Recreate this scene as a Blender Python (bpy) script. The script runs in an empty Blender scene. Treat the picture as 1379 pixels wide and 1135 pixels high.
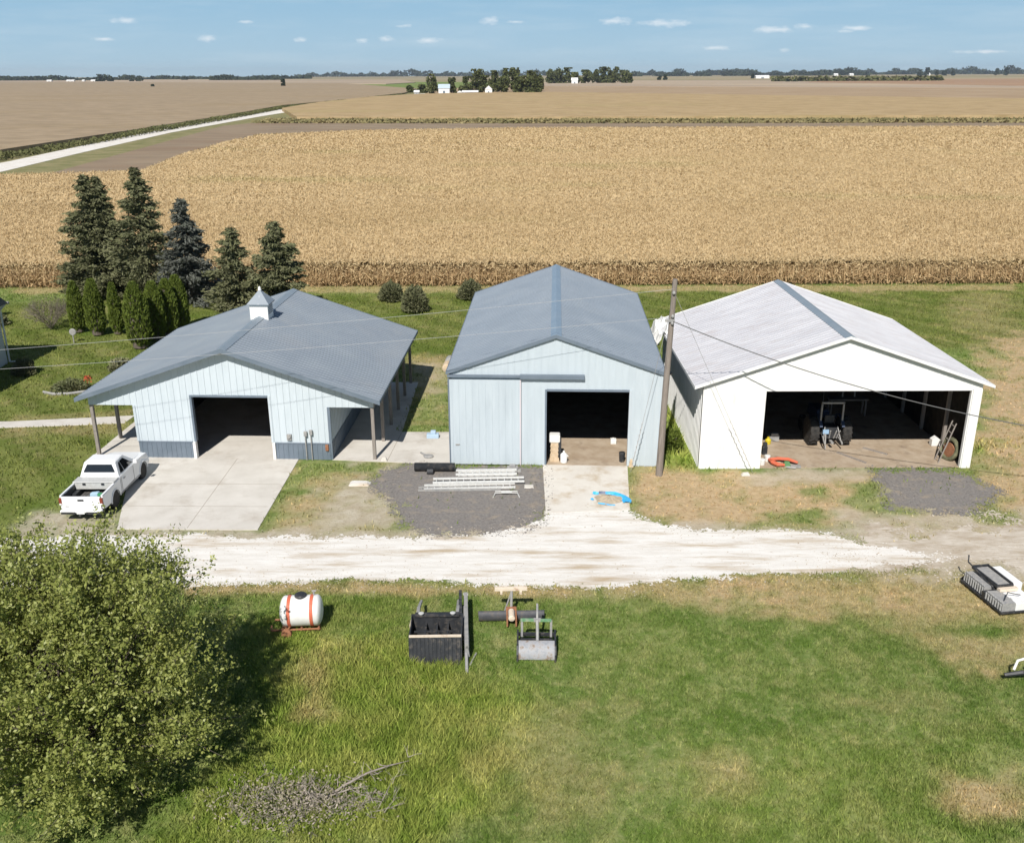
import bpy, bmesh, math, random
import numpy as np
from mathutils import Vector, Matrix
R = math.radians
S = bpy.context.scene
COL = S.collection

# ---------------------------------------------------------------- camera, sky, sun, exposure
CAM_H, PITCH, ROLL, FPX, CX, CY = 17.0, R(19.985), R(0.238), 1287.0, 689.5, 567.5
cam = bpy.data.cameras.new('camera'); co = bpy.data.objects.new('camera', cam); COL.objects.link(co)
co.matrix_world = Matrix.Translation((0, 0, CAM_H)) @ Matrix.Rotation(R(90) - PITCH, 4, 'X') @ Matrix.Rotation(-ROLL, 4, 'Z')
cam.sensor_fit = 'HORIZONTAL'; cam.sensor_width = 36; cam.lens = FPX / 1379 * 36
cam.clip_start = 0.5; cam.clip_end = 60000
S.camera = co
SUN_EL, SUN_AZ = R(45), R(12)          # shadows fall away from the camera, 12 degrees to the right
sun = bpy.data.lights.new('sun', 'SUN'); so = bpy.data.objects.new('sun', sun); COL.objects.link(so)
sun.energy = 5.0; sun.angle = R(0.5); sun.color = (1, 0.955, 0.89)
so.location = (-20, -40, 60)
so.rotation_euler = Vector((math.sin(SUN_AZ) * math.cos(SUN_EL), math.cos(SUN_AZ) * math.cos(SUN_EL), -math.sin(SUN_EL))).to_track_quat('-Z', 'Y').to_euler()
S.view_settings.view_transform = 'Standard'; S.view_settings.look = 'None'
S.view_settings.gamma = 1; S.view_settings.exposure = 0.2
try: S.view_settings.use_curve_mapping = False
except Exception: pass
S.render.engine = 'CYCLES'
S.cycles.transparent_max_bounces = 16; S.cycles.volume_bounces = 0

_c, _s = math.cos(PITCH), math.sin(PITCH)
def ray(px, py):
    a, b = px - CX, py - CY
    x = a * math.cos(ROLL) - b * math.sin(ROLL); y = a * math.sin(ROLL) + b * math.cos(ROLL)
    x /= FPX; y = -y / FPX
    return (x, _c + _s * y, -_s + _c * y)
def G(px, py, z=0.0):
    r = ray(px, py); t = (z - CAM_H) / r[2]; return (r[0] * t, r[1] * t)
def GP(pts, z=0.0): return [G(a, b, z) for a, b in pts]

world = bpy.data.worlds.new('World'); S.world = world; world.use_nodes = True
nt = world.node_tree; nt.nodes.clear()
def N(nt, t, **k):
    n = nt.nodes.new(t)
    for a, b in k.items(): setattr(n, a, b)
    return n
def setin(nt, n, i, v):
    if v is None: return
    if isinstance(v, bpy.types.NodeSocket): nt.links.new(v, n.inputs[i])
    else: n.inputs[i].default_value = v
def math_(nt, op, a, b=None, c=None, clamp=False):
    n = N(nt, 'ShaderNodeMath', operation=op, use_clamp=clamp)
    setin(nt, n, 0, a); setin(nt, n, 1, b); setin(nt, n, 2, c)
    return n.outputs[0]
def vmath(nt, op, a, b=None):
    n = N(nt, 'ShaderNodeVectorMath', operation=op); setin(nt, n, 0, a); setin(nt, n, 1, b)
    return n.outputs['Value'] if op in ('LENGTH', 'DOT_PRODUCT') else n.outputs[0]
def mix(nt, f, a, b, mode='MIX'):
    n = N(nt, 'ShaderNodeMix', data_type='RGBA', blend_type=mode)
    setin(nt, n, 0, f)
    for i, v in ((6, a), (7, b)):
        setin(nt, n, i, v if isinstance(v, bpy.types.NodeSocket) else (*v[:3], 1))
    return n.outputs[2]
def noise(nt, vec, scale, detail=4, rough=0.55, dist=0.0):
    n = N(nt, 'ShaderNodeTexNoise'); setin(nt, n, 'Vector', vec)
    n.inputs['Scale'].default_value = scale; n.inputs['Detail'].default_value = detail
    n.inputs['Roughness'].default_value = rough; n.inputs['Distortion'].default_value = dist
    return n.outputs[0]
def ramp(nt, f, a, b, lo=0.0, hi=1.0):
    n = N(nt, 'ShaderNodeMapRange'); setin(nt, n, 0, f)
    n.inputs[1].default_value = a; n.inputs[2].default_value = b; n.inputs[3].default_value = lo; n.inputs[4].default_value = hi
    n.clamp = True
    return n.outputs[0]
sky = N(nt, 'ShaderNodeTexSky', sky_type='NISHITA'); sky.sun_disc = False
sky.sun_elevation = SUN_EL; sky.sun_rotation = R(180) + SUN_AZ
sky.altitude = 200; sky.air_density = 1.0; sky.dust_density = 0.1; sky.ozone_density = 2.0
tc = N(nt, 'ShaderNodeTexCoord').outputs['Generated']
nt.links.new(vmath(nt, 'ADD', vmath(nt, 'MULTIPLY', tc, (1, 1, 1.6)), (0, 0, .19)), sky.inputs['Vector'])
cn = noise(nt, vmath(nt, 'MULTIPLY', tc, (1, 1, 2.2)), 90, 5, 0.6)
tot = None
for px, py, a, b in [(828, 29, 32, 7), (893, 32, 42, 7), (660, 28, 18, 8), (166, 28, 20, 5), (1045, 40, 34, 6), (1082, 36, 22, 5), (1152, 38, 30, 4), (1138, 42, 12, 3), (280, 53, 16, 6),
                     (140, 53, 18, 3), (520, 53, 16, 5), (578, 55, 22, 5), (405, 54, 12, 4), (1056, 68, 8, 4), (965, 65, 26, 4), (1325, 70, 40, 3), (695, 30, 14, 3), (488, 55, 10, 4), (545, 35, 14, 3), (330, 30, 12, 3)]:
    d = Vector(ray(px, py)).normalized()
    v = vmath(nt, 'SUBTRACT', tc, tuple(d)); v = vmath(nt, 'MULTIPLY', v, (FPX / a, FPX / a * 0.4, FPX / b))
    m = math_(nt, 'SUBTRACT', 1.0, vmath(nt, 'LENGTH', v), clamp=True)
    tot = m if tot is None else math_(nt, 'MAXIMUM', tot, m)
cm = ramp(nt, math_(nt, 'ADD', math_(nt, 'MULTIPLY', tot, 1.0), math_(nt, 'MULTIPLY', math_(nt, 'SUBTRACT', cn, 0.5), 1.9)), 0.22, 1.05)
cm = math_(nt, 'MULTIPLY', cm, ramp(nt, tot, 0.0, 0.25))
cirrus = ramp(nt, noise(nt, vmath(nt, 'MULTIPLY', tc, (1, 1, 9)), 7, 6, 0.6), 0.45, 0.85, 0, 0.28)
sepz = N(nt, 'ShaderNodeSeparateXYZ'); nt.links.new(tc, sepz.inputs[0])
low = mix(nt, ramp(nt, sepz.outputs[2], 0.0, 0.09), (5.9, 8.1, 9.5), (3.5, 6.5, 9.1))
base = mix(nt, ramp(nt, sepz.outputs[2], 0.08, 0.35, 0.9, 0.0), sky.outputs[0], low)
base = mix(nt, cirrus, base, (9.4, 10.4, 11.0))
skyc = mix(nt, math_(nt, 'MULTIPLY', cm, 0.5), base, (12.5, 12.6, 12.8))
bg = N(nt, 'ShaderNodeBackground'); nt.links.new(skyc, bg.inputs[0]); bg.inputs[1].default_value = 0.072
nt.links.new(bg.outputs[0], N(nt, 'ShaderNodeOutputWorld').inputs[0])

# ---------------------------------------------------------------- materials
MATS = {}
def mat(name, c1, c2=None, scale=4.0, rough=0.8, bump=0.0, bscale=40.0, metal=0.0, thr=(0.35, 0.65), c3=None, s3=1.0, t3=(0.55, 0.7), spec=0.4, stretch=(1, 1, 1), island=None, transl=0.0, coord='Object', screws=0):
    m = bpy.data.materials.new(name); m.use_nodes = True; t = m.node_tree
    b = t.nodes['Principled BSDF']
    if coord == 'Object': v = N(t, 'ShaderNodeTexCoord').outputs['Object']
    else: v = N(t, 'ShaderNodeNewGeometry').outputs['Position']
    v = vmath(t, 'MULTIPLY', v, stretch)
    c = None
    if c2 is not None: c = mix(t, ramp(t, noise(t, v, scale, 6, 0.6), *thr), c1, c2)
    if c3 is not None: c = mix(t, ramp(t, noise(t, v, s3, 8, 0.65), *t3), c if c is not None else c1, c3)
    if screws:
        sx = N(t, 'ShaderNodeSeparateXYZ'); t.links.new(N(t, 'ShaderNodeTexCoord').outputs['Object'], sx.inputs[0])
        fu = math_(t, 'LESS_THAN', math_(t, 'FRACT', math_(t, 'DIVIDE', sx.outputs[0], screws)), .09); fv = math_(t, 'LESS_THAN', math_(t, 'FRACT', math_(t, 'DIVIDE', sx.outputs[1], .3)), .3)
        c = mix(t, math_(t, 'MULTIPLY', math_(t, 'MULTIPLY', fu, fv), .2), c, (.62, .63, .64))
    if island is not None:
        rp = N(t, 'ShaderNodeNewGeometry').outputs['Random Per Island']
        c = mix(t, rp, c if c is not None else c1, island)
    if c is None: b.inputs['Base Color'].default_value = (*c1, 1)
    else: t.links.new(c, b.inputs['Base Color'])
    b.inputs['Roughness'].default_value = rough; b.inputs['Metallic'].default_value = metal
    b.inputs['Specular IOR Level'].default_value = spec
    if bump:
        bn = N(t, 'ShaderNodeBump'); bn.inputs['Strength'].default_value = bump; bn.inputs['Distance'].default_value = 0.03
        t.links.new(noise(t, v, bscale, 5, 0.6), bn.inputs['Height']); t.links.new(bn.outputs[0], b.inputs['Normal'])
    if transl:
        out = t.nodes['Material Output']; tr = N(t, 'ShaderNodeBsdfTranslucent'); ms = N(t, 'ShaderNodeMixShader')
        if c is None: tr.inputs[0].default_value = (*c1, 1)
        else: t.links.new(c, tr.inputs[0])
        ms.inputs[0].default_value = transl
        t.links.new(b.outputs[0], ms.inputs[1]); t.links.new(tr.outputs[0], ms.inputs[2]); t.links.new(ms.outputs[0], out.inputs[0])
    MATS[name] = m
    return m
siding = mat('blue_siding', (0.50, 0.56, 0.60), (0.55, 0.61, 0.65), 1.2, 0.5, c3=(0.45, 0.51, 0.54), s3=0.6, t3=(0.6, 0.85), stretch=(3, 3, 0.5))
siding2 = mat('blue_siding_weathered', (0.455, 0.515, 0.555), (0.50, 0.56, 0.60), 1.2, 0.55, c3=(0.42, 0.475, 0.515), s3=0.8, t3=(0.55, 0.8), stretch=(3, 3, 0.5))
slate = mat('slate_metal', (0.13, 0.165, 0.205), (0.16, 0.195, 0.24), 1.5, 0.5)
roofm = mat('slate_roof', (0.225, 0.26, 0.30), (0.26, 0.295, 0.33), 0.5, 0.42, c3=(0.28, 0.30, 0.32), s3=0.35, t3=(0.5, 0.8), spec=0.5, screws=.61)
roofw = mat('pale_roof', (0.50, 0.50, 0.525), (0.58, 0.58, 0.60), 0.7, 0.5, c3=(0.46, 0.43, 0.43), s3=1.6, t3=(0.5, 0.75), stretch=(0.5, 2, 1), screws=.61)
roofp = mat('plain_slate_roof', (0.235, 0.275, 0.32), (0.265, 0.305, 0.35), 0.5, 0.45, c3=(0.30, 0.335, 0.37), s3=0.3, t3=(0.5, 0.8))
capb = mat('blue_ridge_cap', (0.20, 0.25, 0.295), (0.235, 0.28, 0.32), 2, 0.45)
whitep = mat('white_paint', (0.80, 0.80, 0.79), (0.74, 0.74, 0.72), 1.5, 0.55, c3=(0.60, 0.57, 0.52), s3=0.9, t3=(0.55, 0.85), stretch=(2, 2, 0.6))
insidem = mat('barn_inside_shade', (0.022, 0.020, 0.018), (0.04, 0.034, 0.028), 3, 0.95, spec=0.05)  # inner lining; the darkness of the barn interiors is put into its near-black colour
wood = mat('old_wood', (0.22, 0.19, 0.17), (0.30, 0.27, 0.24), 6, 0.9, 0.3, 40, stretch=(4, 4, 0.5))
polem = mat('pole_wood', (0.19, 0.16, 0.135), (0.29, 0.25, 0.22), 5, 0.9, 0.3, 40, stretch=(6, 6, 0.4), c3=(0.10, 0.085, 0.075), s3=2.5, t3=(0.55, 0.7))
concrete = mat('concrete', (0.53, 0.50, 0.45), (0.61, 0.58, 0.53), 0.8, 0.9, 0.1, 60, c3=(0.36, 0.31, 0.25), s3=0.55, t3=(0.52, 0.82))
floord = mat('dirt_floor', (0.34, 0.26, 0.18), (0.44, 0.36, 0.27), 1.5, 0.95, 0.4, 20, c3=(0.2, 0.15, 0.11), s3=1.1, t3=(0.55, 0.75))
white = mat('white_plastic', (0.8, 0.8, 0.78), (0.72, 0.71, 0.68), 3, 0.4)
black = mat('black_steel', (0.022, 0.024, 0.028), (0.04, 0.042, 0.046), 4, 0.5, c3=(0.12, 0.105, 0.09), s3=5, t3=(0.52, 0.72))
rubber = mat('rubber', (0.022, 0.022, 0.022), (0.05, 0.046, 0.042), 8, 0.9)
grey = mat('grey_steel', (0.25, 0.25, 0.25), (0.36, 0.35, 0.33), 6, 0.6, c3=(0.2, 0.13, 0.08), s3=6, t3=(0.62, 0.8))
alu = mat('aluminium', (0.62, 0.62, 0.60), (0.52, 0.52, 0.5), 8, 0.45, metal=0.2)
rust = mat('rust', (0.24, 0.10, 0.05), (0.36, 0.17, 0.09), 9, 0.9)
orange = mat('orange_paint', (0.62, 0.13, 0.06), (0.55, 0.15, 0.09), 7, 0.6)
tan = mat('tan_board', (0.48, 0.36, 0.23), (0.6, 0.48, 0.34), 6, 0.85)
cream = mat('cream_steel', (0.66, 0.56, 0.44), (0.72, 0.62, 0.5), 6, 0.7, c3=(0.35, 0.18, 0.09), s3=7, t3=(0.55, 0.72))
green = mat('green_paint', (0.05, 0.28, 0.12), None, rough=0.5)
yellow = mat('yellow_paint', (0.6, 0.48, 0.03), None, rough=0.5)
blue = mat('blue_tarp', (0.04, 0.36, 0.72), (0.06, 0.44, 0.8), 6, 0.5)
carp = mat('truck_paint', (0.80, 0.81, 0.82), None, rough=0.18, spec=0.6)
glass = mat('dark_glass', (0.012, 0.014, 0.016), None, rough=0.06, spec=0.8)
lampr = mat('tail_light_red', (0.20, 0.04, 0.02), None, rough=0.2)
chrome = mat('chrome', (0.65, 0.66, 0.68), None, rough=0.2, metal=0.9)
bark = mat('bark', (0.10, 0.08, 0.065), (0.17, 0.14, 0.12), 8, 0.95, 0.4, 30)
deadw = mat('dead_twigs', (0.24, 0.20, 0.17), (0.36, 0.32, 0.28), 8, 0.95)
leafm = mat('leaf_olive', (0.14, 0.18, 0.028), (0.235, 0.265, 0.056), 0.9, 0.5, island=(0.38, 0.40, 0.12), transl=0.3, spec=0.5)
sprucem = mat('spruce_needles', (0.095, 0.108, 0.045), (0.15, 0.155, 0.075), 1.5, 0.8, island=(0.17, 0.17, 0.095), transl=0.12, spec=0.2)
spruceb = mat('blue_spruce_needles', (0.075, 0.085, 0.065), (0.11, 0.12, 0.095), 1.5, 0.8, island=(0.13, 0.135, 0.12), transl=0.1, spec=0.2)
arbm = mat('arborvitae_leaf', (0.085, 0.125, 0.018), (0.13, 0.17, 0.03), 3, 0.7, island=(0.13, 0.165, 0.03), transl=0.15, spec=0.2)
fartree = mat('far_tree_leaf', (0.055, 0.070, 0.022), (0.105, 0.112, 0.04), 0.12, 0.8, island=(0.09, 0.10, 0.04), spec=0.1)
horiz = mat('horizon_tree_leaf', (0.035, 0.048, 0.03), (0.05, 0.06, 0.035), 0.02, 0.9, spec=0.05, coord='World')
cornl = mat('corn_leaf_dry', (0.43, 0.315, 0.16), (0.535, 0.405, 0.225), 0.06, 0.8, island=(0.58, 0.45, 0.265), transl=0.15, spec=0.2, c3=(0.30, 0.27, 0.10), s3=0.035, t3=(0.56, 0.75), coord='World', stretch=(0.5, 1.3, 1))
cornc = mat('corn_canopy', (0.385, 0.28, 0.145), (0.50, 0.375, 0.21), 1.6, 0.9, 0.4, 5, spec=0.1, c3=(0.27, 0.25, 0.09), s3=0.035, t3=(0.56, 0.75), coord='World', stretch=(0.5, 1.3, 1))
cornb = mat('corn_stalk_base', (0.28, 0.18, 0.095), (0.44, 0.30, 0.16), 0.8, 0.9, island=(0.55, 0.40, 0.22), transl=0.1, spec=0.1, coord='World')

# ---------------------------------------------------------------- helpers
def tag(o, label=None, cat=None, group=None, kind=None):
    if label: o['label'] = label
    if cat: o['category'] = cat
    if group: o['group'] = group
    if kind: o['kind'] = kind
    return o
def thing(name, label, cat, loc=(0, 0, 0), rz=0.0, group=None):
    o = bpy.data.objects.new(name, None); COL.objects.link(o); o.location = loc; o.rotation_euler = (0, 0, rz)
    o.empty_display_size = 0.3
    return tag(o, label, cat, group)
def copy_tree(o, parent=None):
    c = o.copy(); COL.objects.link(c); c.parent = parent
    for ch in list(o.children): copy_tree(ch, c)
    return c
class MB:
    def __init__(s): s.v = []; s.f = []; s.mi = []; s.m = 0
    def add(s, vs, fs):
        k = len(s.v); s.v += [tuple(v) for v in vs]; s.f += [tuple(i + k for i in f) for f in fs]; s.mi += [s.m] * len(fs); return s
    def hexa(s, a):  # 4 bottom, 4 top (same order, counter-clockwise from above)
        return s.add(a, [(3, 2, 1, 0), (4, 5, 6, 7), (0, 1, 5, 4), (1, 2, 6, 5), (2, 3, 7, 6), (3, 0, 4, 7)])
    def box(s, x0, x1, y0, y1, z0, z1):
        return s.hexa([(x0, y0, z0), (x1, y0, z0), (x1, y1, z0), (x0, y1, z0), (x0, y0, z1), (x1, y0, z1), (x1, y1, z1), (x0, y1, z1)])
    def prism(s, pts, a, b, axis='x', fn=None):  # outline pts swept from a to b along axis
        n = len(pts)
        def mk(p, t):
            q = {'x': (t, p[0], p[1]), 'y': (p[0], t, p[1]), 'z': (p[0], p[1], t)}[axis]
            return fn(q) if fn else q
        vs = [mk(p, a) for p in pts] + [mk(p, b) for p in pts]
        return s.add(vs, [tuple(range(n))[::-1], tuple(range(n, 2 * n))] + [(i, (i + 1) % n, n + (i + 1) % n, n + i) for i in range(n)])
    def tube(s, p, q, r, r2=None, n=8):
        p, q = Vector(p), Vector(q); r2 = r if r2 is None else r2
        d = (q - p).normalized(); a = d.orthogonal().normalized(); b = d.cross(a)
        vs = []
        for c, rr in ((p, r), (q, r2)):
            for i in range(n):
                t = 2 * math.pi * i / n; vs.append(c + a * (rr * math.cos(t)) + b * (rr * math.sin(t)))
        return s.add(vs, [tuple(range(n))[::-1], tuple(range(n, 2 * n))] + [(i, (i + 1) % n, n + (i + 1) % n, n + i) for i in range(n)])
    def path(s, pts, rs, n=6):
        if not hasattr(rs, '__len__'): rs = [rs] * len(pts)
        pts = [Vector(p) for p in pts]; k = len(pts); vs = []; fs = []
        up = None
        for j, p in enumerate(pts):
            d = (pts[min(j + 1, k - 1)] - pts[max(j - 1, 0)]).normalized()
            a = d.orthogonal().normalized() if up is None else (up - d * up.dot(d)).normalized()
            up = a; b = d.cross(a)
            for i in range(n):
                t = 2 * math.pi * i / n; vs.append(p + a * (rs[j] * math.cos(t)) + b * (rs[j] * math.sin(t)))
        for j in range(k - 1):
            for i in range(n):
                i2 = (i + 1) % n; fs.append((j * n + i, j * n + i2, (j + 1) * n + i2, (j + 1) * n + i))
        fs += [tuple(range(n))[::-1], tuple(range((k - 1) * n, k * n))]
        return s.add(vs, fs)
    def lathe(s, prof, c, axis='x', n=24):  # prof: (along, radius)
        vs = []; fs = []; k = len(prof)
        for t, r in prof:
            for i in range(n):
                a = 2 * math.pi * i / n; u, w = r * math.cos(a), r * math.sin(a)
                q = {'x': (t, u, w), 'y': (w, t, u), 'z': (u, w, t)}[axis]
                vs.append((q[0] + c[0], q[1] + c[1], q[2] + c[2]))
        for j in range(k - 1):
            for i in range(n):
                i2 = (i + 1) % n; fs.append((j * n + i, j * n + i2, (j + 1) * n + i2, (j + 1) * n + i))
        fs += [tuple(range(n))[::-1], tuple(range((k - 1) * n, k * n))]
        return s.add(vs, fs)
    def build(s, name, mats, parent=None, loc=None, smooth=False, bevel=0.0, rot=None, label=None):
        me = bpy.data.meshes.new(name); me.from_pydata(s.v, [], s.f)
        if not isinstance(mats, (list, tuple)): mats = [mats]
        for m in mats: me.materials.append(m)
        me.polygons.foreach_set('material_index', s.mi)
        if smooth: me.polygons.foreach_set('use_smooth', [True] * len(me.polygons))
        me.validate(); me.update()
        bm = bmesh.new(); bm.from_mesh(me); bmesh.ops.recalc_face_normals(bm, faces=bm.faces); bm.to_mesh(me); bm.free()
        if smooth:
            try: me.set_sharp_from_angle(angle=R(40))
            except Exception: pass
        o = bpy.data.objects.new(name, me); COL.objects.link(o)
        if parent: o.parent = parent
        if loc is not None: o.location = loc
        if rot is not None: o.rotation_euler = rot
        if bevel:
            b = o.modifiers.new('bevel', 'BEVEL'); b.width = bevel; b.segments = 2; b.limit_method = 'ANGLE'; b.angle_limit = R(35)
        if label: o['label'] = label
        return o
def poly_mesh(name, V, mats, parent=None, mi=None, attr=None, loc=None):
    """V: (n,k,3) array of separate k-gons"""
    V = np.asarray(V, np.float32); n, k = V.shape[:2]
    me = bpy.data.meshes.new(name)
    me.vertices.add(n * k); me.vertices.foreach_set('co', V.reshape(-1))
    me.loops.add(n * k); me.loops.foreach_set('vertex_index', np.arange(n * k, dtype=np.int32))
    me.polygons.add(n); me.polygons.foreach_set('loop_start', np.arange(0, n * k, k, dtype=np.int32))
    try: me.polygons.foreach_set('loop_total', np.full(n, k, np.int32))
    except Exception: pass
    if not isinstance(mats, (list, tuple)): mats = [mats]
    for m in mats: me.materials.append(m)
    if mi is not None: me.polygons.foreach_set('material_index', np.asarray(mi, np.int32))
    if attr is not None:
        at = me.color_attributes.new('zone', 'FLOAT_COLOR', 'POINT'); at.data.foreach_set('color', np.repeat(attr, k, axis=0).astype(np.float32).reshape(-1))
    me.update(calc_edges=True)
    o = bpy.data.objects.new(name, me); COL.objects.link(o)
    if parent: o.parent = parent
    if loc is not None: o.location = loc
    return o
def unit(a): return a / np.maximum(np.linalg.norm(a, axis=1, keepdims=True), 1e-9)
def leaves(C, A, L, W, rng, jitter=1.0):
    """rhombic leaves at C, pointing along A (n,3), length L, width W"""
    n = len(C); A = unit(A + rng.normal(0, jitter, (n, 3)) * 0.5) if jitter else unit(A)
    B = unit(np.cross(A, rng.normal(size=(n, 3))))
    L = np.broadcast_to(L, n)[:, None]; W = np.broadcast_to(W, n)[:, None]
    return np.stack([C - A * L / 2, C + B * W / 2 - A * L * 0.05, C + A * L / 2, C - B * W / 2 - A * L * 0.05], 1)
def _hash(i, j, s):
    h = (i.astype(np.int64) * 374761393 + j.astype(np.int64) * 668265263 + s * 974711) & 0x7fffffff
    h = ((h ^ (h >> 13)) * 1274126177) & 0x7fffffff
    return ((h ^ (h >> 16)) & 0xffff) / 65535.0
def vn(x, y, s=0):
    xi, yi = np.floor(x), np.floor(y); fx, fy = x - xi, y - yi; fx = fx * fx * (3 - 2 * fx); fy = fy * fy * (3 - 2 * fy)
    a, b, c, d = _hash(xi, yi, s), _hash(xi + 1, yi, s), _hash(xi, yi + 1, s), _hash(xi + 1, yi + 1, s)
    return (a * (1 - fx) + b * fx) * (1 - fy) + (c * (1 - fx) + d * fx) * fy
def fbm(x, y, s=0, o=4):
    t = 0; a = 0.5
    for k in range(o): t = t + a * (vn(x * 2 ** k, y * 2 ** k, s + k) - 0.5); a *= 0.5
    return t  # about -0.45..0.45
def sdist(X, Y, poly):
    """signed distance, positive inside"""
    P = np.array(poly, float); n = len(P); d = np.full(X.shape, 1e18); ins = np.zeros(X.shape, bool)
    for i in range(n):
        a, b = P[i], P[(i + 1) % n]; e = b - a; wx, wy = X - a[0], Y - a[1]
        t = np.clip((wx * e[0] + wy * e[1]) / (e @ e + 1e-12), 0, 1)
        d = np.minimum(d, (wx - e[0] * t) ** 2 + (wy - e[1] * t) ** 2)
        cnd = (a[1] > Y) != (b[1] > Y)
        with np.errstate(divide='ignore', invalid='ignore'):
            xx = (b[0] - a[0]) * (Y - a[1]) / (b[1] - a[1] + 1e-30) + a[0]
        ins ^= cnd & (X < xx)
    return np.where(ins, 1, -1) * np.sqrt(d)
def grid_mesh(name, xs, ys, Z, mats, keep=None, attr=None):
    nx, ny = len(xs), len(ys); X, Y = np.meshgrid(xs, ys)
    V = np.stack([X, Y, np.broadcast_to(Z, X.shape)], 2).reshape(-1, 3)
    idx = np.arange(nx * ny).reshape(ny, nx)
    F = np.stack([idx[:-1, :-1], idx[:-1, 1:], idx[1:, 1:], idx[1:, :-1]], 2).reshape(-1, 4)
    if keep is not None: F = F[keep.reshape(-1)]
    used = np.unique(F); re = np.zeros(nx * ny, np.int64); re[used] = np.arange(len(used)); V = V[used]; F = re[F]
    me = bpy.data.meshes.new(name); me.vertices.add(len(V)); me.vertices.foreach_set('co', V.astype(np.float32).reshape(-1))
    me.loops.add(F.size); me.loops.foreach_set('vertex_index', F.astype(np.int32).reshape(-1))
    me.polygons.add(len(F)); me.polygons.foreach_set('loop_start', np.arange(0, F.size, 4, dtype=np.int32))
    try: me.polygons.foreach_set('loop_total', np.full(len(F), 4, np.int32))
    except Exception: pass
    if attr is not None:
        at = me.color_attributes.new('zone', 'FLOAT_COLOR', 'POINT'); at.data.foreach_set('color', attr.reshape(-1, 4)[used].astype(np.float32).reshape(-1))
    for m in (mats if isinstance(mats, (list, tuple)) else [mats]): me.materials.append(m)
    me.update(calc_edges=True)
    o = bpy.data.objects.new(name, me); COL.objects.link(o); return o

# ---------------------------------------------------------------- ground zones
# R: dry straw grass, G: bare dirt, B: rank weeds, A: mown lawn (stripes)
ROAD = GP([(-260, 735), (14, 724), (160, 719), (215, 721), (350, 724), (450, 724), (540, 724), (640, 720), (700, 713), (733, 700), (737, 686), (846, 684), (862, 694), (900, 710), (1000, 715), (1110, 717), (1160, 727), (1255, 738), (1330, 741), (1440, 742), (1440, 757), (1330, 760), (1245, 764), (1130, 772), (1010, 774), (900, 783), (840, 791), (700, 790), (600, 784), (450, 782), (350, 787), (280, 785), (14, 800), (-260, 815)])
DARK1 = GP([(500, 652), (520, 634), (560, 622), (604, 628), (736, 629), (735, 660), (728, 705), (700, 718), (640, 716), (580, 722), (548, 712), (535, 680)])
DARK2 = GP([(1178, 632), (1260, 632), (1300, 640), (1345, 662), (1310, 688), (1260, 690), (1200, 683), (1190, 655)])
TRACK = GP([(1150, 716), (1400, 690), (1500, 720), (1500, 790), (1240, 770), (1120, 770)])
def sstep(x): x = np.clip(x, 0, 1); return x * x * (3 - 2 * x)
DRYP = [(GP([(850, 626), (938, 636), (1025, 634), (1190, 636), (1180, 690), (1100, 716), (905, 712), (850, 685)]), 1.0, .7), (GP([(1330, 455), (1500, 445), (1600, 760), (1180, 770), (1180, 690), (1330, 690), (1310, 640)]), .95, 1.6),
        (GP([(790, 780), (1000, 775), (1500, 760), (1600, 850), (1366, 850), (1100, 835), (860, 815)]), .68, .7), (GP([(728, 632), (738, 632), (738, 690), (730, 695)]), 1, .3), (GP([(560, 480), (604, 480), (604, 570), (545, 570)]), .55, .8),
        (GP([(350, 625), (520, 628), (500, 655), (545, 725), (345, 722)]), .6, .8), (GP([(1330, 540), (1500, 540), (1500, 700), (1340, 690)]), 1, 1), (GP([(250, 785), (800, 790), (800, 802), (250, 800)]), .75, .35),
        (GP([(1240, 1040), (1366, 1030), (1400, 1090), (1300, 1100)]), .8, .6), (GP([(930, 1015), (1010, 1010), (1040, 1060), (950, 1070)]), .5, .6), (GP([(1230, 850), (1400, 850), (1400, 900), (1290, 905)]), .6, .8),
        (GP([(395, 890), (440, 880), (460, 960), (405, 965)]), .55, .4), (GP([(1300, 390), (1366, 395), (1366, 470), (1280, 440)]), .3, 1.5), (GP([(14, 385), (1366, 384), (1366, 392), (14, 396)]), .6, .6), (GP([(14, 560), (180, 552), (180, 585), (14, 588)]), .3, .3),
        (GP([(610, 1000), (780, 960), (860, 1060), (740, 1110)]), .3, 1.0)]
DIRTP = [(GP([(440, 640), (520, 640), (545, 715), (420, 722), (430, 690)]), .9, .7), (GP([(60, 690), (165, 690), (160, 722), (14, 730), (14, 712)]), .9, .4), (GP([(1150, 650), (1200, 660), (1340, 700), (1366, 740), (1130, 735)]), .8, .7),
         (GP([(450, 620), (545, 618), (530, 640), (470, 640)]), .7, .3), (GP([(345, 712), (735, 712), (735, 730), (160, 735), (160, 712)]), .9, .4), (GP([(900, 700), (1150, 712), (1150, 722), (900, 718)]), .8, .3), (GP([(1000, 628), (1180, 628), (1170, 650), (1010, 655)]), .7, .5),
         (GP([(560, 490), (600, 490), (600, 545), (565, 550)]), .4, .6), (TRACK, .9, .9)]
WEEDP = [(GP([(360, 840), (560, 860), (700, 930), (700, 1060), (560, 1160), (200, 1160), (330, 1000)]), 1.0, 1.0), (GP([(898, 545), (936, 610), (936, 636), (895, 632)]), 1, .3), (GP([(350, 800), (560, 800), (560, 860), (360, 850)]), .35, .8), (GP([(950, 1000), (1366, 1000), (1366, 1160), (900, 1160)]), .3, 1.5), (GP([(1300, 590), (1380, 590), (1380, 612), (1300, 612)]), .8, .4)]
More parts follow.
